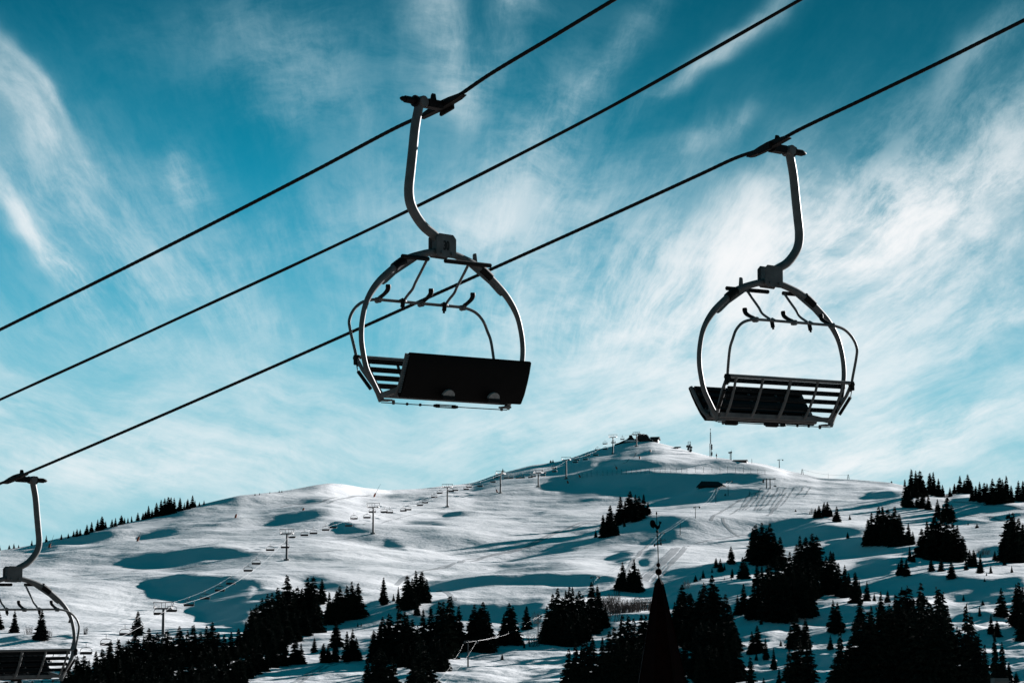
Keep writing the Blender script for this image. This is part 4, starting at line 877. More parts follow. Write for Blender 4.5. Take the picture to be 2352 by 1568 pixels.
# ropes: each lies in a vertical plane along the line of travel
def rope_points(pts, off, n_ext0, n_ext1):
    out = []
    for x, y in pts:
        t = float(t_of(y)); a = float(a_of(x, t)); D = off/(NRM.x*a+NRM.y); out.append(Vector((a*D, D, t*D)))
    d0 = (out[0]-out[1]).normalized(); d1 = (out[-1]-out[-2]).normalized()
    return [out[0]+d0*n_ext0, out[0]+d0*n_ext0*.5]+out+[out[-1]+d1*n_ext1*.5, out[-1]+d1*n_ext1]
def resample(P, step):
    P = smooth_path(P, 24); s = [0]
    for a, b in zip(P, P[1:]): s.append(s[-1]+(b-a).length)
    S = np.array(s); A = np.array([tuple(p) for p in P]); q = np.arange(0, S[-1], step)
    return [Vector((float(np.interp(v, S, A[:,0])), float(np.interp(v, S, A[:,1])), float(np.interp(v, S, A[:,2])))) for v in q]
def wire_rope(name, pts, r, label, twist=True, cat='wire rope', mat_='rope'):
    P = resample(pts, .032 if twist else .35); n = len(P); seg = 12
    vs = []; fs = []; up = Vector((0,0,1))
    for i, p in enumerate(P):
        d = (P[min(i+1,n-1)]-P[max(i-1,0)]).normalized(); x = d.cross(up).normalized(); z = x.cross(d)
        for k in range(seg):
            an = 2*math.pi*k/seg
            rr = r*(1+.11*abs(math.cos(3*(an-i*.36)))-.04) if twist else r*(1+(.07 if (i//6) % 2 else 0))
            vs.append(p+x*math.cos(an)*rr+z*math.sin(an)*rr)
    for i in range(n-1):
        for k in range(seg): k2 = (k+1) % seg; fs.append((i*seg+k, i*seg+k2, (i+1)*seg+k2, (i+1)*seg+k))
    m = MB(); m.v = vs; m.f = fs
    return tag(m.build(name, M[mat_], angle=60), label, cat)
GP1 = LOC1+Vector((0,0,1.585)); GP2 = LOC2+Vector((0,0,1.585)); GP3 = LOC3+Vector((0,0,1.585))
o1 = GP1.dot(NRM); o2 = GP2.dot(NRM)
g1 = proj(GP1); g2 = proj(GP2); g3 = proj(GP3)
print('grips', g1, g2, g3, 'offs', o1, o2, GP3.dot(NRM))
wire_rope('haul_rope', rope_points([(0,757),(240,638.5),(480,517.5),(720,394),(900,298.5),g1,(1130,168),(1270,84.5),(1405,3)], o1, 22, 16), .0212, 'thick twisted black haul rope carrying the chair numbered 30, uppermost of three')
wire_rope('haul_rope', rope_points([(0,1110),g3,(250,1006),(520,889),(800,765.5),(1100,631),(1400,496),(1600,404.5),(1690,363),g2,(1840,296),(2000,220),(2180,133),(2352,47)], o2, 16, 14), .0215, 'twisted black haul rope carrying the right chair, lowest of the three')
wire_rope('signal_cable', rope_points([(0,917.5),(235,811),(470,703),(700,597),(935,485),(1170,367),(1400,247),(1620,124),(1838,0)], (o1+o2)/2, 22, 16), .0195, 'smooth black signal cable with taped joints, middle of the three overhead lines', False, 'cable')
# ------------------------------------------------------------------ steeple
def pyramid_spire():
    D = 175.0; px = D/F_PX*1.0
    tip = at(1513.5, 1324, D); base_c = at(1521, 1590, D)
    root = thing('church_steeple', 'tall dark pointed church steeple rising at the bottom between the spruces', 'steeple', (base_c.x, D, -12.0))
    zb = -12.0; L = lambda p: Vector((p.x-base_c.x, p.y-D, p.z-zb))
    rot = math.radians(24); m = MB(); nfc = 8; vs = []
    levels = [(1324,.6),(1341,12.2),(1345,11.2),(1378,18.2),(1440,31.5),(1510,46),(1590,62),(1700,83),(1850,111),(1990,136),(2000,141)]
    for y, hw in levels:
        c = L(at(1513.5+(y-1324)*.028, y, D)); r = hw*px
        for k in range(nfc):
            an = rot+2*math.pi*k/nfc; vs.append((c.x+r*math.cos(an), c.y+r*math.sin(an), c.z))
    fs = [(i*nfc+k, i*nfc+(k+1) % nfc, (i+1)*nfc+(k+1) % nfc, (i+1)*nfc+k) for i in range(len(levels)-1) for k in range(nfc)]
    fs.append(tuple(range(nfc)))
    m.add(vs, fs); m.build('spire', M['copper'], root, smooth=True, angle=20)
    s = MB()
    for k in range(nfc):
        an = rot+2*math.pi*k/nfc
        pts = []
        for y, hw in levels[2:]:
            c = L(at(1513.5+(y-1324)*.028, y, D)); r = hw*px*1.005; pts.append((c.x+r*math.cos(an), c.y+r*math.sin(an), c.z))
        s.tube(pts, .028, 6)
    s.build('ridge_seam', M['copper'], root)
    bt = L(at(1532, 2000, D)); hw = 118*px
    t = MB(); t.box((bt.x, 0, bt.z/2), (hw*1.75, hw*1.75, bt.z+.2)); t.build('tower', M['white'], root, bevel=.05)
    for x, y, r in ((1513,1312.6,7.9),(1512.2,1296.8,5.0)):
        c = L(at(x, y, D)); MB().sphere(c, r*px, 18, 12).build('finial_ball', M['copper'], root)
    rod = MB(); rod.tube([L(at(1513.3,1326,D)), L(at(1512.4,1303,D)), L(at(1511.2,1260,D)), L(at(1509.4,1222,D)), L(at(1508,1181,D))], [.05,.035,.032,.03,.018], 8); rod.build('mast', M['iron'], root)
    for x, y, r in ((1509.4,1219.8,3.0),(1509.8,1229.5,2.3)): MB().sphere(L(at(x, y, D)), r*px, 12, 8, 1.15).build('collar_ball', M['iron'], root)
    cr = MB(); cr.beam(L(at(1502.2,1251.4,D)), L(at(1519.2,1248,D)), .05, .06)
    for x, y in ((1503.2,1251.2),(1518.6,1248.2)): c = L(at(x, y, D)); cr.box(c, (.05,.06,.20)); cr.sphere(c, .055, 8, 6)
    cr.build('cross_arm', M['iron'], root)
    lp = MB(); c = L(at(1508,1179,D)); lp.tube([c+Vector((0,0,-.05)), c+Vector((0,0,.06)), c+Vector((0,0,.13))], [.05,.045,.012], 8); lp.build('lightning_tip', M['iron'], root)
    # weathercock: cut from thick sheet
    def zz(x, y): return (1447+.1319*x, 1171.4+.1319*y)
    body = [(348,215),(352,190),(366,172),(390,165),(412,172),(430,188),(442,212),(450,240),(462,262),(482,272),(500,258),(508,236),(508,214),(500,196),(516,190),(530,196),(548,200),(553,210),(543,218),(544,236),(532,238),(526,250),(524,280),(518,302),(504,320),(486,332),(466,330),(452,316),(440,298),(426,292),(420,314),(404,310),(384,302),(366,286),(354,260),(346,238)]
    wc = thing('weathercock', 'black iron weathercock on the mast above the dark steeple', 'weathervane', tuple(at(1508.8,1208,D)))
    pr = []
    for x, y in body:
        p = at(*zz(x, y), D)-Vector(wc.location); pr.append((p.x, p.z))
    MB().prism(pr, (1,0,0), (0,0,1), (-.03,.03)).build('rooster', M['iron'], wc, smooth=False)
    q = MB(); q.tube([at(1509,1215,D)-wc.location, at(1508.8,1207,D)-wc.location], .05, 10); q.build('sleeve', M['iron'], wc)
pyramid_spire()
# ------------------------------------------------------------------ chalet with its chimney head at the lower right corner
def chalet():
    D = 110.0; px = D/F_PX; c = at(2303, 1556, D); gz = -10.5
    cx0, cx1 = at(2289,1556,D).x, at(2329,1556,D).x
    rt = thing('chalet', 'grey chimney head of a chalet at the bottom right corner', 'house', (c.x, D+2, gz))
    w = MB(); w.box((-1.0,3,3.6), (11,9,7.2)); w.build('wall', M['wood'], rt)
    r = MB(); r.prism([(-7.0,6.6),(-1.0,9.9),(5.0,6.6),(5.0,6.9),(-1.0,10.25),(-7.0,6.9)], (1,0,0), (0,0,1), (-9.0,2.5)); rf = r.build('roof', M['roof'], rt)
    top = c.z-gz; ch = MB(); h0 = 7.4
    rot = Matrix.Rotation(math.radians(14), 3, 'Z')
    ch.box((-.06,-2+.35,(top+h0)/2), (.58,.42,top-h0), rot); ch.box((.0,-2+.35,top-.12), (.62,.46,.05), rot)
    ch.build('chimney', M['concrete'], rf, bevel=.01)
    for x in (-4.2,-1.0,2.2):
        f = MB(); f.box((x,-1.53,4.2), (1.3,.08,1.5)); fr = f.build('window', M['white'], rt)
        MB().box((x,-1.58,4.2), (1.1,.05,1.3)).build('pane', M['glass'], fr)
chalet()
# ------------------------------------------------------------------ the far chairlift up the ridge
TW = [(95,1500,1549),(374.5,1382,1460),(658.5,1214.5,1286),(857,1155,1225.5),(1027.5,1111,1164),(1149.5,1081,1132),(1236.5,1079,1118),(1300.5,1049,1099.5),(1408,997.5,1042),(1462,991.5,1025)]
tw = []
for x, t_, b_ in TW:
    p = hit(x, b_); D = p.y; tw.append(dict(p=p, D=D, H=(float(t_of(t_))-p.z/D)*D))
GAUGE = 4.6
for i, q in enumerate(tw):
    a = tw[max(i-1,0)]['p']; b = tw[min(i+1,len(tw)-1)]['p']; d = Vector((b.x-a.x, b.y-a.y, 0)).normalized()
    dd = d if i not in (0,) else Vector((tw[1]['p'].x-q['p'].x, tw[1]['p'].y-q['p'].y, 0)).normalized()
    q['d'] = dd; q['n'] = Vector((dd.y, -dd.x, 0)); q['rz'] = math.atan2(-dd.x, dd.y)
def lift_tower(q, label):
    H = q['H']; rt = thing('lift_tower', label, 'lift tower', tuple(q['p']), q['rz'], 'towers of the far chairlift')
    hb = H-1.75; g2 = GAUGE/2
    MB().tube([(0,0,-1.0),(0,0,hb)], [.46,.34], 12).build('pole', M['tower'], rt)
    b = MB(); b.box((0,0,.25), (1.9,1.9,.5)); b.build('footing', M['concrete'], rt, bevel=.05)
    c = MB(); c.box((0,0,hb), (GAUGE+.3,.55,.42)); c.build('cross_beam', M['tower'], rt, bevel=.03)
    f = MB(); f.box((0,0,H-.10), (GAUGE+1.0,.22,.20))
    for s in (-1,1):
        f.beam((s*g2*.98,0,hb+.1), (s*(g2+.42),0,H-.15), .16, .16); f.beam((s*.55,0,hb+.1), (s*.55,0,H-.1), .14, .14)
    f.build('lifting_frame', M['tower'], rt)
    for s in (-1,1):
        sv = MB(); sv.box((s*g2,0,hb+.18), (.22,3.6,.34))
        for k in range(6): sv.tube([(s*g2-.07,-1.5+.6*k,hb+.42),(s*g2+.07,-1.5+.6*k,hb+.42)], .24, 10)
        sv.build('sheave_train', M['tower'], rt)
        k_ = MB(); k_.box((s*(g2-.62),0,hb-.05), (.6,3.2,.05))
        for yy in (-1.5,0,1.5): k_.beam((s*(g2-.9),yy,hb), (s*(g2-.9),yy,hb+.95), .05, .05)
        k_.beam((s*(g2-.9),-1.5,hb+.95), (s*(g2-.9),1.5,hb+.95), .05, .05); k_.build('catwalk', M['tower'], rt)
tl = ['half hidden behind the cut-off chair','at the lower left in front of the wood','beside the big shaded hollow, carrying nearby chairs','third up from the wood, on the open slope','fourth up from the wood, middle of the slope','on the dark hillside below the ridge','short one among many chairs below the ridge','at the left end of the fence','just left of the summit station','standing in front of the summit buildings']
for q, l in zip(tw, tl): lift_tower(q, 'grey steel lift tower '+l)
# rope loop with sag
strands = {}
rp = MB()
for s in (-1, 1):
    pts = []
    first = tw[0]['p']-tw[0]['d']*160+Vector((0,0,-10))
    tops = [first+tw[0]['n']*s*GAUGE/2+Vector((0,0,tw[0]['H']-1.2))]+[q['p']+q['n']*s*GAUGE/2+Vector((0,0,q['H']-1.05)) for q in tw]
    end = hit(1478, 1013); tops.append(end+tw[-1]['n']*s*GAUGE/2+Vector((0,0,4.8)))
    for a, b in zip(tops, tops[1:]):
        L = (b-a).length
        for k in range(20):
            u = k/20; pts.append(a.lerp(b, u)+Vector((0,0,-.028*L*4*u*(1-u)*.6)))
    pts.append(tops[-1]); strands[s] = pts; rp.tube(pts, (.027 if s > 0 else .014), 6)
tag(rp.build('haul_rope', M['bare_rope']), 'bright sunlit wire rope loop of the far chairlift climbing to the summit', 'wire rope')
def far_chair_mesh():
    h = MB(); h.tube(smooth_path([(0,0,0),(.05,0,-.35),(.0,0,-.95)], 3), .06, 6)
    h.tube(smooth_path([(-1.45,0,-2.5),(-1.50,0,-2.0),(-1.30,0,-1.35),(-.75,0,-1.0),(0,0,-.93),(.75,0,-1.0),(1.30,0,-1.35),(1.50,0,-2.0),(1.45,0,-2.5)], 3), .075, 6)
    h.box((0,0,-1.03), (1.5,.35,.10)); h.box((0,.05,.0), (.18,.5,.22))
    s = MB(); s.box((0,.22,-2.52), (2.95,.62,.20), Matrix.Rotation(.10, 3, 'X')); s.box((0,-.12,-2.25), (2.95,.12,.62), Matrix.Rotation(-.2, 3, 'X'))
    return h.mesh('hanger', M['tower']), s.mesh('seat_row', M['seatdark'], bevel=.05)
FH, FS = far_chair_mesh()
cpx = [zp(k, x, y) for k, L in (('A', [(1400,935),(1525,910),(1620,815),(1730,800),(1830,680),(1200,1020),(1295,1020),(615,1285),(785,1255),(905,1160),(1040,1145)]),
  ('B', [(155,1100),(50,1245),(280,1075),(375,990),(490,988),(565,957),(682,945),(743,903),(873,887),(927,833),(1040,823),(1095,772),(1208,765),(1258,750),(1370,742),(1403,720),(1520,710),(1550,675),(1665,658),(1700,605),(1803,592),(1838,583),(1940,577),(1965,560),(2065,548),(2180,515),(2210,480)]),
  ('D', [(55,470),(97,490),(163,480),(203,478),(275,470),(300,455),(385,452),(385,425),(487,412),(485,383),(673,330),(685,310),(763,300),(780,265),(850,262),(865,212),(935,208),(937,165),(1097,118),(1015,155)])) for x, y in L]
cand = []
for s in (-1, 1):
    P = strands[s]
    for a, b in zip(P, P[1:]):
        for k in range(4):
            p = a.lerp(b, k/4); x, y = proj(p+Vector((0,0,-2.4))); cand.append((x, y, p, (b-a), s))
cxy = np.array([(c[0], c[1]) for c in cand]); placed = []
for x, y in cpx:
    dd = (cxy[:,0]-x)**2+(1.2*(cxy[:,1]-y))**2
    for j in np.argsort(dd):
        c = cand[int(j)]
        if all((c[2]-o_[0]).length > 3.2 for o_ in placed): placed.append((c[2], c[3], c[4], x, y)); break
placed.sort(key=lambda e: e[0].y)
for i, (p, dr, s, x, y) in enumerate(placed):
    d = dr*(1 if s > 0 else -1); rz = math.atan2(-d.x, d.y)
    o = thing('lift_chair', 'small dark lift chair, %s from bottom along the far rope' % ORD[i], 'chairlift chair', tuple(p), rz, 'chairs on the far chairlift')
    link('hanger', FH, o); link('seat_row', FS, o)
# ------------------------------------------------------------------ summit buildings
def box_at(zk, x0, x1, ybase, dback=0):
    p0 = hit(*zp(zk, (x0+x1)/2, ybase)); return p0
PX = lambda D: D/F_PX*.2563          # metres per unit of window D
def summit():
    p = hit(*zp('D', 1165, 152)); D = p.y; u = PX(D)
    rt = thing('summit_hut', 'low snow-covered hut with stepped peaked roof, left of the summit station', 'mountain hut', (p.x, D+4, p.z-.5))
    w = MB(); w.prism([(-135*u,-2),(105*u,-2),(110*u,14*u),(60*u,16*u),(-60*u,12*u),(-135*u,-6*u)], (1,0,0), (0,0,1), (-5,2)); w.build('wall', M['wood'], rt)
    r = MB(); r.prism([(-138*u,-6*u),(-100*u,6*u),(-55*u,28*u),(-35*u,34*u),(-12*u,52*u),(-2*u,62*u),(22*u,62*u),(35*u,46*u),(60*u,32*u),(85*u,22*u),(112*u,14*u),(60*u,16*u),(-60*u,12*u)], (1,0,0), (0,0,1), (-4.6,2.6)); rf = r.build('roof', M['roof'], rt)
    s = MB(); s.prism([(-56*u,14*u),(-30*u,30*u),(50*u,32*u),(98*u,18*u),(58*u,16.5*u)], (1,0,0), (0,0,1), (2.62,2.9)); s.build('roof_snow', M['snow'], rf)
    c = MB(); c.box((8*u,-1.8,66*u), (30*u,2.5,12*u)); c.box((8*u,-1.8,73*u), (22*u,2,4*u)); c.build('cupola', M['roof'], rf)
    q = hit(*zp('D', 1285, 146)); D = q.y; u = PX(D)
    st = thing('lift_station', 'dark humped summit station of the far chairlift', 'lift station', (q.x, D+3, q.z-.5))
    b = MB(); b.prism([(-75*u,28*u),(-62*u,42*u),(-55*u,50*u),(-52*u,60*u),(-40*u,72*u),(0,75*u),(20*u,72*u),(36*u,58*u),(46*u,38*u),(60*u,26*u),(84*u,10*u),(60*u,4*u),(20*u,4*u),(-20*u,6*u),(-40*u,20*u),(-52*u,26*u)], (1,0,0), (0,0,1), (-4,4)); b.build('shell', M['roof'], st, bevel=.15)
    l = MB(); 
    for x in (-30,5,32): l.box((x*u,0,-1), (5*u,2.5,14*u+2))
    l.build('pier', M['concrete'], st)
    sn = MB(); sn.prism([(24*u,71*u),(40*u,56*u),(50*u,38*u),(64*u,27*u),(88*u,11*u),(88*u,14*u),(66*u,31*u),(53*u,42*u),(43*u,60*u),(28*u,74*u)], (1,0,0), (0,0,1), (-3.9,3.9)); sn.build('snow_load', M['snow'], st)
    dk = MB(); dk.box((-20*u,-2,2*u), (120*u,3,3*u)); dk.build('platform', M['wood'], st)
    h = hit(*zp('D', 1392, 150)); D = h.y; u = PX(D)
    ca = thing('wooden_cabin', 'small dark wooden cabin standing right of the summit station', 'cabin', (h.x, D+2.5, h.z-.4), math.radians(-14))
    w = MB(); w.box((0,0,15*u), (62*u,30*u*2,34*u)); w.build('wall', M['wood'], ca)
    e = MB(); e.box((31.5*u,0,14*u), (1.2*u,56*u,30*u)); e.build('gable_wall', M['white'], ca)
    r = MB(); r.prism([(-40*u,27*u),(0,53*u),(40*u,27*u),(40*u,31*u),(0,58*u),(-40*u,31*u)], (0,1,0), (0,0,1), (-43*u,43*u)); r.build('roof', M['roof'], ca)
summit()
def low_hut():
    p = hit(*zp('D', 1850, 562)); D = p.y; u = PX(D)
    rt = thing('piste_hut', 'dark hut with wide hipped roof half buried in the shaded hollow below the fence', 'hut', (p.x+45*u, D+5, p.z-.5))
    w = MB(); w.box((-15*u,0,16*u), (190*u,7,44*u)); w.build('wall', M['wood'], rt)
    r = MB(); r.add([(-130*u,-5,26*u),(135*u,-5,26*u),(135*u,5,26*u),(-130*u,5,26*u),(-84*u,0,78*u),(68*u,0,74*u)], [(0,1,5,4),(1,2,5),(2,3,4,5),(3,0,4),(0,3,2,1)]); r.build('roof', M['roof'], rt, smooth=False)
    d = MB(); d.box((-20*u,-3.6,12*u), (26*u,.3,26*u)); d.build('door', M['roof'], rt)
    for x in (-45,15): MB().box((x*u,-3.6,14*u), (14*u,.3,10*u)).build('window', M['glass'], rt)
    p = hit(*zp('D', 2160, 330)); D = p.y; u = PX(D)
    b = thing('long_cabin', 'long low dark cabin on the ridge right of the antenna masts', 'cabin', (p.x, D+4, p.z-.5), math.radians(-8))
    w = MB(); w.box((0,0,10*u), (120*u,6,24*u)); w.build('wall', M['wood'], b)
    r = MB(); r.prism([(-4.6,16*u),(0,32*u),(4.6,16*u),(4.6,19*u),(0,35*u),(-4.6,19*u)], (0,1,0), (0,0,1), (-66*u,66*u)); r.build('roof', M['roof'], b)
    e = MB(); e.box((60.5*u,0,9*u), (1.5*u,5.6,20*u)); e.build('gable_wall', M['white'], b)
low_hut()
# ------------------------------------------------------------------ masts
def mast(x, top, base, hw, label, kind):
    X, Y = zp('D', x, base); p = hit(X, Y); D = p.y; u = PX(D); H = (base-top)*u
    rt = thing('antenna_mast', label, 'antenna mast', (p.x, D, p.z-.3)); W = hw*u
    def lattice(z0, z1, w):
        m = MB(); n = max(3, int((z1-z0)/(w*2.2)))
        for sx, sy in ((-1,-1),(-1,1),(1,-1),(1,1)): m.beam((sx*w,sy*w,z0), (sx*w,sy*w,z1), .16, .16)
        for k in range(n):
            a, b = z0+(z1-z0)*k/n, z0+(z1-z0)*(k+1)/n
            for q in range(4):
                c = [(-w,-w),(w,-w),(w,w),(-w,w)]; s0, s1 = c[q], c[(q+1) % 4]
                m.beam((*s0,a), (*s1,b), .10, .10); m.beam((*s0,b), (*s1,b), .10, .10)
        return m
    if kind == 'tall':
        lattice(0, H*.47, W).build('lower_lattice', M['tower'], rt); lattice(H*.47, H*.80, W*.45).build('upper_lattice', M['tower'], rt)
        m = MB(); m.tube([(0,0,H*.8),(0,0,H)], .13, 6); m.build('whip', M['tower'], rt)
        for z, r in ((.985,.45),(.84,.6),(.81,.35)):
            q = MB(); q.tube([(-r*.5,0,H*z),(r*.5,0,H*z)], r*.7, 10); q.build('dish', M['tower'], rt)
        for z in (.10,.16,.30,.36,.42):
            q = MB(); q.tube([(W*1.2,-.2,H*z),(W*1.2,.5,H*z)], .6, 10); q.beam((0,0,H*z), (W*1.6,0,H*z), .15, .15); q.build('dish', M['tower'], rt)
    elif kind == 'squat':
        lattice(0, H, W).build('lattice', M['tower'], rt)
        for z, s in ((.55,-1.7),(.45,1.5),(.2,1.2),(.3,-.9),(.1,.8)):
            q = MB(); q.tube([(s*W,-.8,H*z),(s*W,-.2,H*z)], .8, 12); q.beam((0,0,H*z), (s*W,-.4,H*z), .2, .2); q.build('dish', M['tower'], rt)
        q = MB(); 
        for k in range(4): q.box(((k-1.5)*W*.5,-.5,H*.45+k*.4), (.6,.5,1.9))
        q.build('panel_antenna', M['tower'], rt)
    elif kind == 'rocket':
        q = MB(); q.tube([(0,0,0),(0,0,H*.5)], .16, 8); q.build('pole', M['tower'], rt)
        q = MB(); q.tube([(0,0,H*.42),(0,0,H*.5),(0,0,H*.72),(0,0,H*.8)], [.2,.55,.5,.1], 10); q.tube([(0,0,H*.8),(0,0,H)], .07, 6); q.build('radome', M['tower'], rt)
    else:
        lattice(0, H*.72, W).build('lattice', M['tower'], rt)
        q = MB(); q.box((-W*1.6,0,H*.72), (1.4,.6,.8)); q.box((W*.8,0,H*.75), (.9,.6,1.0)); q.beam((-W*2,0,H*.7), (W*1.4,0,H*.7), .15, .15); q.tube([(W,0,H*.7),(W,0,H)], .07, 5); q.build('instruments', M['tower'], rt)
mast(1697, 142, 238, 11, 'squat lattice mast crowded with dishes, nearest the summit', 'squat')
mast(1888, 24, 284, 8, 'tallest thin antenna mast with a whip, right of the summit', 'tall')
mast(1941, 240, 300, 4, 'thin pole with a rocket-shaped radome right of the tallest mast', 'rocket')
mast(2068, 212, 312, 6, 'slim lattice weather mast left of the long ridge cabin', 'weather')
def lift_head():
    p = hit(*zp('D', 1592, 212)); D = p.y; u = PX(D); rt = thing('drive_wheel_frame', 'flat dark lift wheel frame peeking over the ridge right of the summit', 'lift station', (p.x, D+2, p.z-.5))
    MB().tube([(0,0,-1),(0,0,20*u)], .5, 8).build('pole', M['tower'], rt)
    w = MB(); w.prism([(-38*u,0),(-20*u,6*u),(28*u,7*u),(34*u,3*u),(14*u,-4*u),(-14*u,-4*u)], (1,0,0), (0,0,1), (-1.5,1.5), (0,0,22*u)); w.build('wheel_frame', M['tower'], rt, bevel=.08)
lift_head()
# ------------------------------------------------------------------ snow guns
def gun(zk, x, base, dx, dy, label, lance=0):
    X, Y = zp(zk, x, base); p = hit(X, Y); D = p.y; u = D/F_PX*ZOOM[zk][2]
    rt = thing('snow_lance', label, 'snow gun', tuple(p), 0, 'snow guns along the pistes'); e = Vector((dx*u, 0, dy*u))
    b = MB(); b.tube([Vector((0,0,-.3)), e*.5, e], [.42,.50,.34], 10); b.build('padded_base', M['orange'], rt)
    if lance: MB().tube([e, e*(1+lance)], [.10,.05], 6).build('lance', M['tower'], rt)
gun('A', 1035, 498, 14, 36, 'orange padded snow lance on the bright middle-left slope', 1.0)
gun('A', 1775, 322, 10, 30, 'red snow lance high on the left hillside below the skyline', 0)
gun('A', 368, 545, 12, 30, 'dim red snow lance in shade below the left skyline', 2.2)
gun('B', 475, 762, 8, 22, 'short orange snow lance on the smooth dome below left summit', 0)
gun('B', 1108, 642, 18, 34, 'orange snow lance with long thin pole at the saddle skyline', 2.4)
gun('B', 2220, 602, -14, 26, 'red snow lance beside the tower on the dark hillside', 1.2)
gun('D', 612, 520, -10, 24, 'red snow lance below the left end of the fence', 0)
gun('D', 720, 468, -12, 24, 'red snow lance standing at the left fence end', 1.0)
gun('D', 1050, 392, -12, 22, 'dark snow lance in the shaded dip above the fence', 1.3)
gun('D', 1258, 302, -9, 22, 'red snow lance on the bright slope right below the summit', 1.2)
gun('D', 1352, 236, -8, 16, 'tiny snow lance on the steep shaded summit cone', 0)
# ------------------------------------------------------------------ fence along the plateau edge
def fence():
    top = [(735,428,470),(780,425,465),(818,408,462),(870,405,455),(922,402,452),(960,398,450),(1005,396,447),(1048,392,445),(1090,394,442),(1132,392,440),(1180,390,438),(1220,388,437),(1262,392,436),(1300,390,433),(1340,388,432),(1388,385,430),(1435,384,430),(1480,382,428),(1530,384,428),(1580,380,428),(1628,378,426),(1676,380,426),(1750,372,424),(1825,372,424),(1900,370,424),(1972,368,425),(2040,366,426),(2112,372,426),(2182,372,428),(2248,380,432),(2310,390,436),(2375,400,440)]
    pts = [hit(*zp('D', x, b)) for x, t_, b in top]; o = pts[0]
    rt = thing('safety_fence', 'long thin piste fence on posts along the edge above the big shaded hollow', 'fence', tuple(o))
    for (x, t_, b), p in zip(top, pts):
        H = (b-t_)*PX(p.y); m = MB(); m.tube([(0,0,-.3),(0,0,H)], .085, 6); m.build('post', M['black'], rt, p-o)
    n = MB()
    for k in (.15,.5,.9):
        for p, q in zip(pts, pts[1:]): n.beam(p-o+Vector((0,0,2.2*k)), q-o+Vector((0,0,2.2*k)), .035, .045)
    n.build('netting_rope', M['black'], rt)
fence()
# ------------------------------------------------------------------ drag lift and power poles
def wood_pole(zk, x, top, base, label, arm=0, group=None, kind='single', r=.13):
    X, Y = zp(zk, x, base); _, T = zp(zk, x, top); p = hit(X, Y); D = p.y; H = max(2, (float(t_of(T))-p.z/D)*D)
    rt = thing('tow_pylon', label, 'pylon', tuple(p), 0, group); tp = Vector((0,0,H))
    if kind == 'single': MB().tube([(0,0,-.4), tp], [r*1.2, r*.85], 8).build('pole', M['tower'], rt)
    elif kind == 'frame':
        for s in (-1,1): MB().tube([(s*H*.22,0,-.4),(s*H*.05,0,H)], [r*1.2, r], 8).build('leg', M['tower'], rt)
        m = MB(); m.beam((-H*.16,0,H*.35), (H*.16,0,H*.35), .15, .15); m.build('brace', M['tower'], rt)
    elif kind == 'twin':
        for s in (-1,1): MB().tube([(s*.9,0,-.4),(s*.9,0,H)], [r*1.5, r*1.2], 8).build('pole', M['tower'], rt)
        m = MB(); m.beam((-2.4,0,H*.86), (3.4,0,H*.93), .3, .3); m.box((-2.6,0,H*.7), (.8,.8,1.6)); m.box((3.2,0,H*.95), (1.2,.6,.5)); m.build('wheel_beam', M['tower'], rt)
        m = MB(); m.tube([(3.4,0,H*.9),(3.4,0,H*.3)], .06, 5); m.box((3.4,0,H*.24), (1.4,.6,.5)); m.build('hanging_seat', M['tower'], rt)
    if arm:
        m = MB(); m.beam((-arm*.35,0,H-.25), (arm,0,H-.12), .16, .18); m.build('arm', M['tower'], rt)
        w = MB(); w.tube([(arm*.95,-.15,H-.45),(arm*.95,.15,H-.45)], .38, 10); w.build('wheel', M['tower'], rt)
        if arm*.35 > .5: w = MB(); w.tube([(-arm*.33,-.15,H-.45),(-arm*.33,.15,H-.45)], .32, 10); w.build('wheel', M['tower'], rt)
    return p+tp+Vector((arm*.95 if arm else 0, 0, -.15))
g_ = 'pylons of the drag lift'
dl = [wood_pole('D', 835, 1352, 1470, 'thin tow pylon behind the centre stand, lowest on the drag lift', 2.0, g_),
      wood_pole('D', 1438, 958, 1072, 'thin tow pylon right beside the weathercock mast', 1.6, g_),
      wood_pole('D', 1615, 872, 982, 'bare tow pylon on the piste right of the weathercock', 0, g_),
      wood_pole('D', 1752, 726, 832, 'tow pylon with short arm in the middle of the tracked piste', 1.8, g_),
      wood_pole('D', 1935, 562, 698, 'tow pylon in the shaded band below the piste hut', 1.6, g_),
      wood_pole('D', 2045, 498, 630, 'tow pylon just right of the piste hut', 2.2, g_),
      wood_pole('D', 2234, 588, 636, 'short tow pylon far right of the piste hut', 0, g_)]
tp = wood_pole('C', 2003, 1052, 1298, 'tall wooden power pole with shadow on bright snow at lower centre', 2.2, None, 'single', .17)
t2 = wood_pole('E', 350, 820, 1000, 'wooden pole half hidden behind twigs, between two centre stands', .8, None)
wood_pole('F', 252, 78, 152, 'leaning dark pylon with wheels on the right skyline', 2.2, None, 'single', .22)
a1 = wood_pole('F', 449, 162, 208, 'dark A-shaped pylon on the right skyline, nearer the summit', 0, None, 'frame')
a2 = wood_pole('F', 844, 208, 248, 'dark A-shaped pylon on the right skyline, near the trees', 0, None, 'frame')
wood_pole('F', 158, 240, 328, 'twin-legged lift pylon with hanging seat on the tracked piste', 0, None, 'twin', .2)
wood_pole('D', 2257, 300, 340, 'short thin post on the ridge right of the long cabin', 0, None)
wood_pole('F', 672, 196, 236, 'thin leaning rod on the skyline between two A-shaped pylons', 0, None, 'single', .06)
def wires(name, runs, r, label, m='wire', sag=.012):
    w = MB()
    for P in runs:
        for a, b in zip(P, P[1:]):
            L = (b-a).length; w.tube([a.lerp(b, k/12)+Vector((0,0,-sag*L*4*(k/12)*(1-k/12))) for k in range(13)], r, 5)
    tag(w.build(name, M[m]), label, 'cable')
off = Vector((-1.6,0,-.1))
wires('tow_rope', [dl[:6], [p+off for p in dl[:6]]], .020, 'pale tow rope running up the tracked piste past the weathercock')
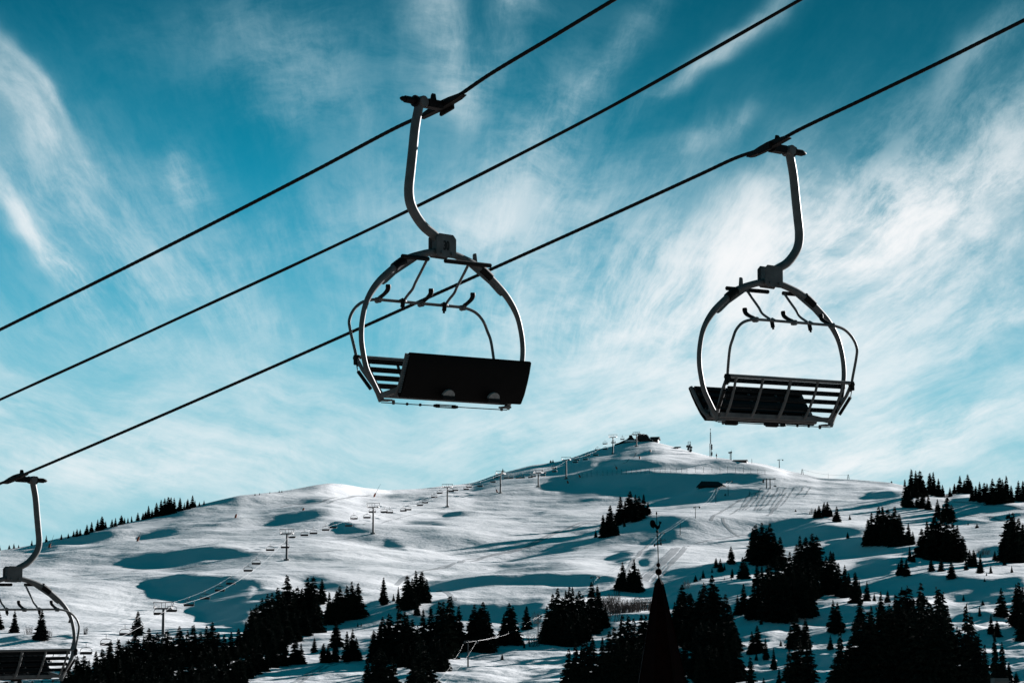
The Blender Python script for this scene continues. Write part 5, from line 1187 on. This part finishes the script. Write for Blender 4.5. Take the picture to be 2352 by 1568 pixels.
wires('power_line', [[at(1568,1568,560)*0+at(1000,1580,560), tp, t2, dl[0]], [at(985,1580,560), tp+Vector((-3.0,0,-.4)), t2+Vector((-.9,0,-.3))]], .016, 'thin wires strung over the wooden poles at lower centre', 'tower')
wires('skyline_cable', [[a1, a2]], .04, 'thin cable between two A-shaped pylons on the right skyline', 'black', .02)
# ------------------------------------------------------------------ piste tracks: strips laid on the snow, corduroy shade in their grey
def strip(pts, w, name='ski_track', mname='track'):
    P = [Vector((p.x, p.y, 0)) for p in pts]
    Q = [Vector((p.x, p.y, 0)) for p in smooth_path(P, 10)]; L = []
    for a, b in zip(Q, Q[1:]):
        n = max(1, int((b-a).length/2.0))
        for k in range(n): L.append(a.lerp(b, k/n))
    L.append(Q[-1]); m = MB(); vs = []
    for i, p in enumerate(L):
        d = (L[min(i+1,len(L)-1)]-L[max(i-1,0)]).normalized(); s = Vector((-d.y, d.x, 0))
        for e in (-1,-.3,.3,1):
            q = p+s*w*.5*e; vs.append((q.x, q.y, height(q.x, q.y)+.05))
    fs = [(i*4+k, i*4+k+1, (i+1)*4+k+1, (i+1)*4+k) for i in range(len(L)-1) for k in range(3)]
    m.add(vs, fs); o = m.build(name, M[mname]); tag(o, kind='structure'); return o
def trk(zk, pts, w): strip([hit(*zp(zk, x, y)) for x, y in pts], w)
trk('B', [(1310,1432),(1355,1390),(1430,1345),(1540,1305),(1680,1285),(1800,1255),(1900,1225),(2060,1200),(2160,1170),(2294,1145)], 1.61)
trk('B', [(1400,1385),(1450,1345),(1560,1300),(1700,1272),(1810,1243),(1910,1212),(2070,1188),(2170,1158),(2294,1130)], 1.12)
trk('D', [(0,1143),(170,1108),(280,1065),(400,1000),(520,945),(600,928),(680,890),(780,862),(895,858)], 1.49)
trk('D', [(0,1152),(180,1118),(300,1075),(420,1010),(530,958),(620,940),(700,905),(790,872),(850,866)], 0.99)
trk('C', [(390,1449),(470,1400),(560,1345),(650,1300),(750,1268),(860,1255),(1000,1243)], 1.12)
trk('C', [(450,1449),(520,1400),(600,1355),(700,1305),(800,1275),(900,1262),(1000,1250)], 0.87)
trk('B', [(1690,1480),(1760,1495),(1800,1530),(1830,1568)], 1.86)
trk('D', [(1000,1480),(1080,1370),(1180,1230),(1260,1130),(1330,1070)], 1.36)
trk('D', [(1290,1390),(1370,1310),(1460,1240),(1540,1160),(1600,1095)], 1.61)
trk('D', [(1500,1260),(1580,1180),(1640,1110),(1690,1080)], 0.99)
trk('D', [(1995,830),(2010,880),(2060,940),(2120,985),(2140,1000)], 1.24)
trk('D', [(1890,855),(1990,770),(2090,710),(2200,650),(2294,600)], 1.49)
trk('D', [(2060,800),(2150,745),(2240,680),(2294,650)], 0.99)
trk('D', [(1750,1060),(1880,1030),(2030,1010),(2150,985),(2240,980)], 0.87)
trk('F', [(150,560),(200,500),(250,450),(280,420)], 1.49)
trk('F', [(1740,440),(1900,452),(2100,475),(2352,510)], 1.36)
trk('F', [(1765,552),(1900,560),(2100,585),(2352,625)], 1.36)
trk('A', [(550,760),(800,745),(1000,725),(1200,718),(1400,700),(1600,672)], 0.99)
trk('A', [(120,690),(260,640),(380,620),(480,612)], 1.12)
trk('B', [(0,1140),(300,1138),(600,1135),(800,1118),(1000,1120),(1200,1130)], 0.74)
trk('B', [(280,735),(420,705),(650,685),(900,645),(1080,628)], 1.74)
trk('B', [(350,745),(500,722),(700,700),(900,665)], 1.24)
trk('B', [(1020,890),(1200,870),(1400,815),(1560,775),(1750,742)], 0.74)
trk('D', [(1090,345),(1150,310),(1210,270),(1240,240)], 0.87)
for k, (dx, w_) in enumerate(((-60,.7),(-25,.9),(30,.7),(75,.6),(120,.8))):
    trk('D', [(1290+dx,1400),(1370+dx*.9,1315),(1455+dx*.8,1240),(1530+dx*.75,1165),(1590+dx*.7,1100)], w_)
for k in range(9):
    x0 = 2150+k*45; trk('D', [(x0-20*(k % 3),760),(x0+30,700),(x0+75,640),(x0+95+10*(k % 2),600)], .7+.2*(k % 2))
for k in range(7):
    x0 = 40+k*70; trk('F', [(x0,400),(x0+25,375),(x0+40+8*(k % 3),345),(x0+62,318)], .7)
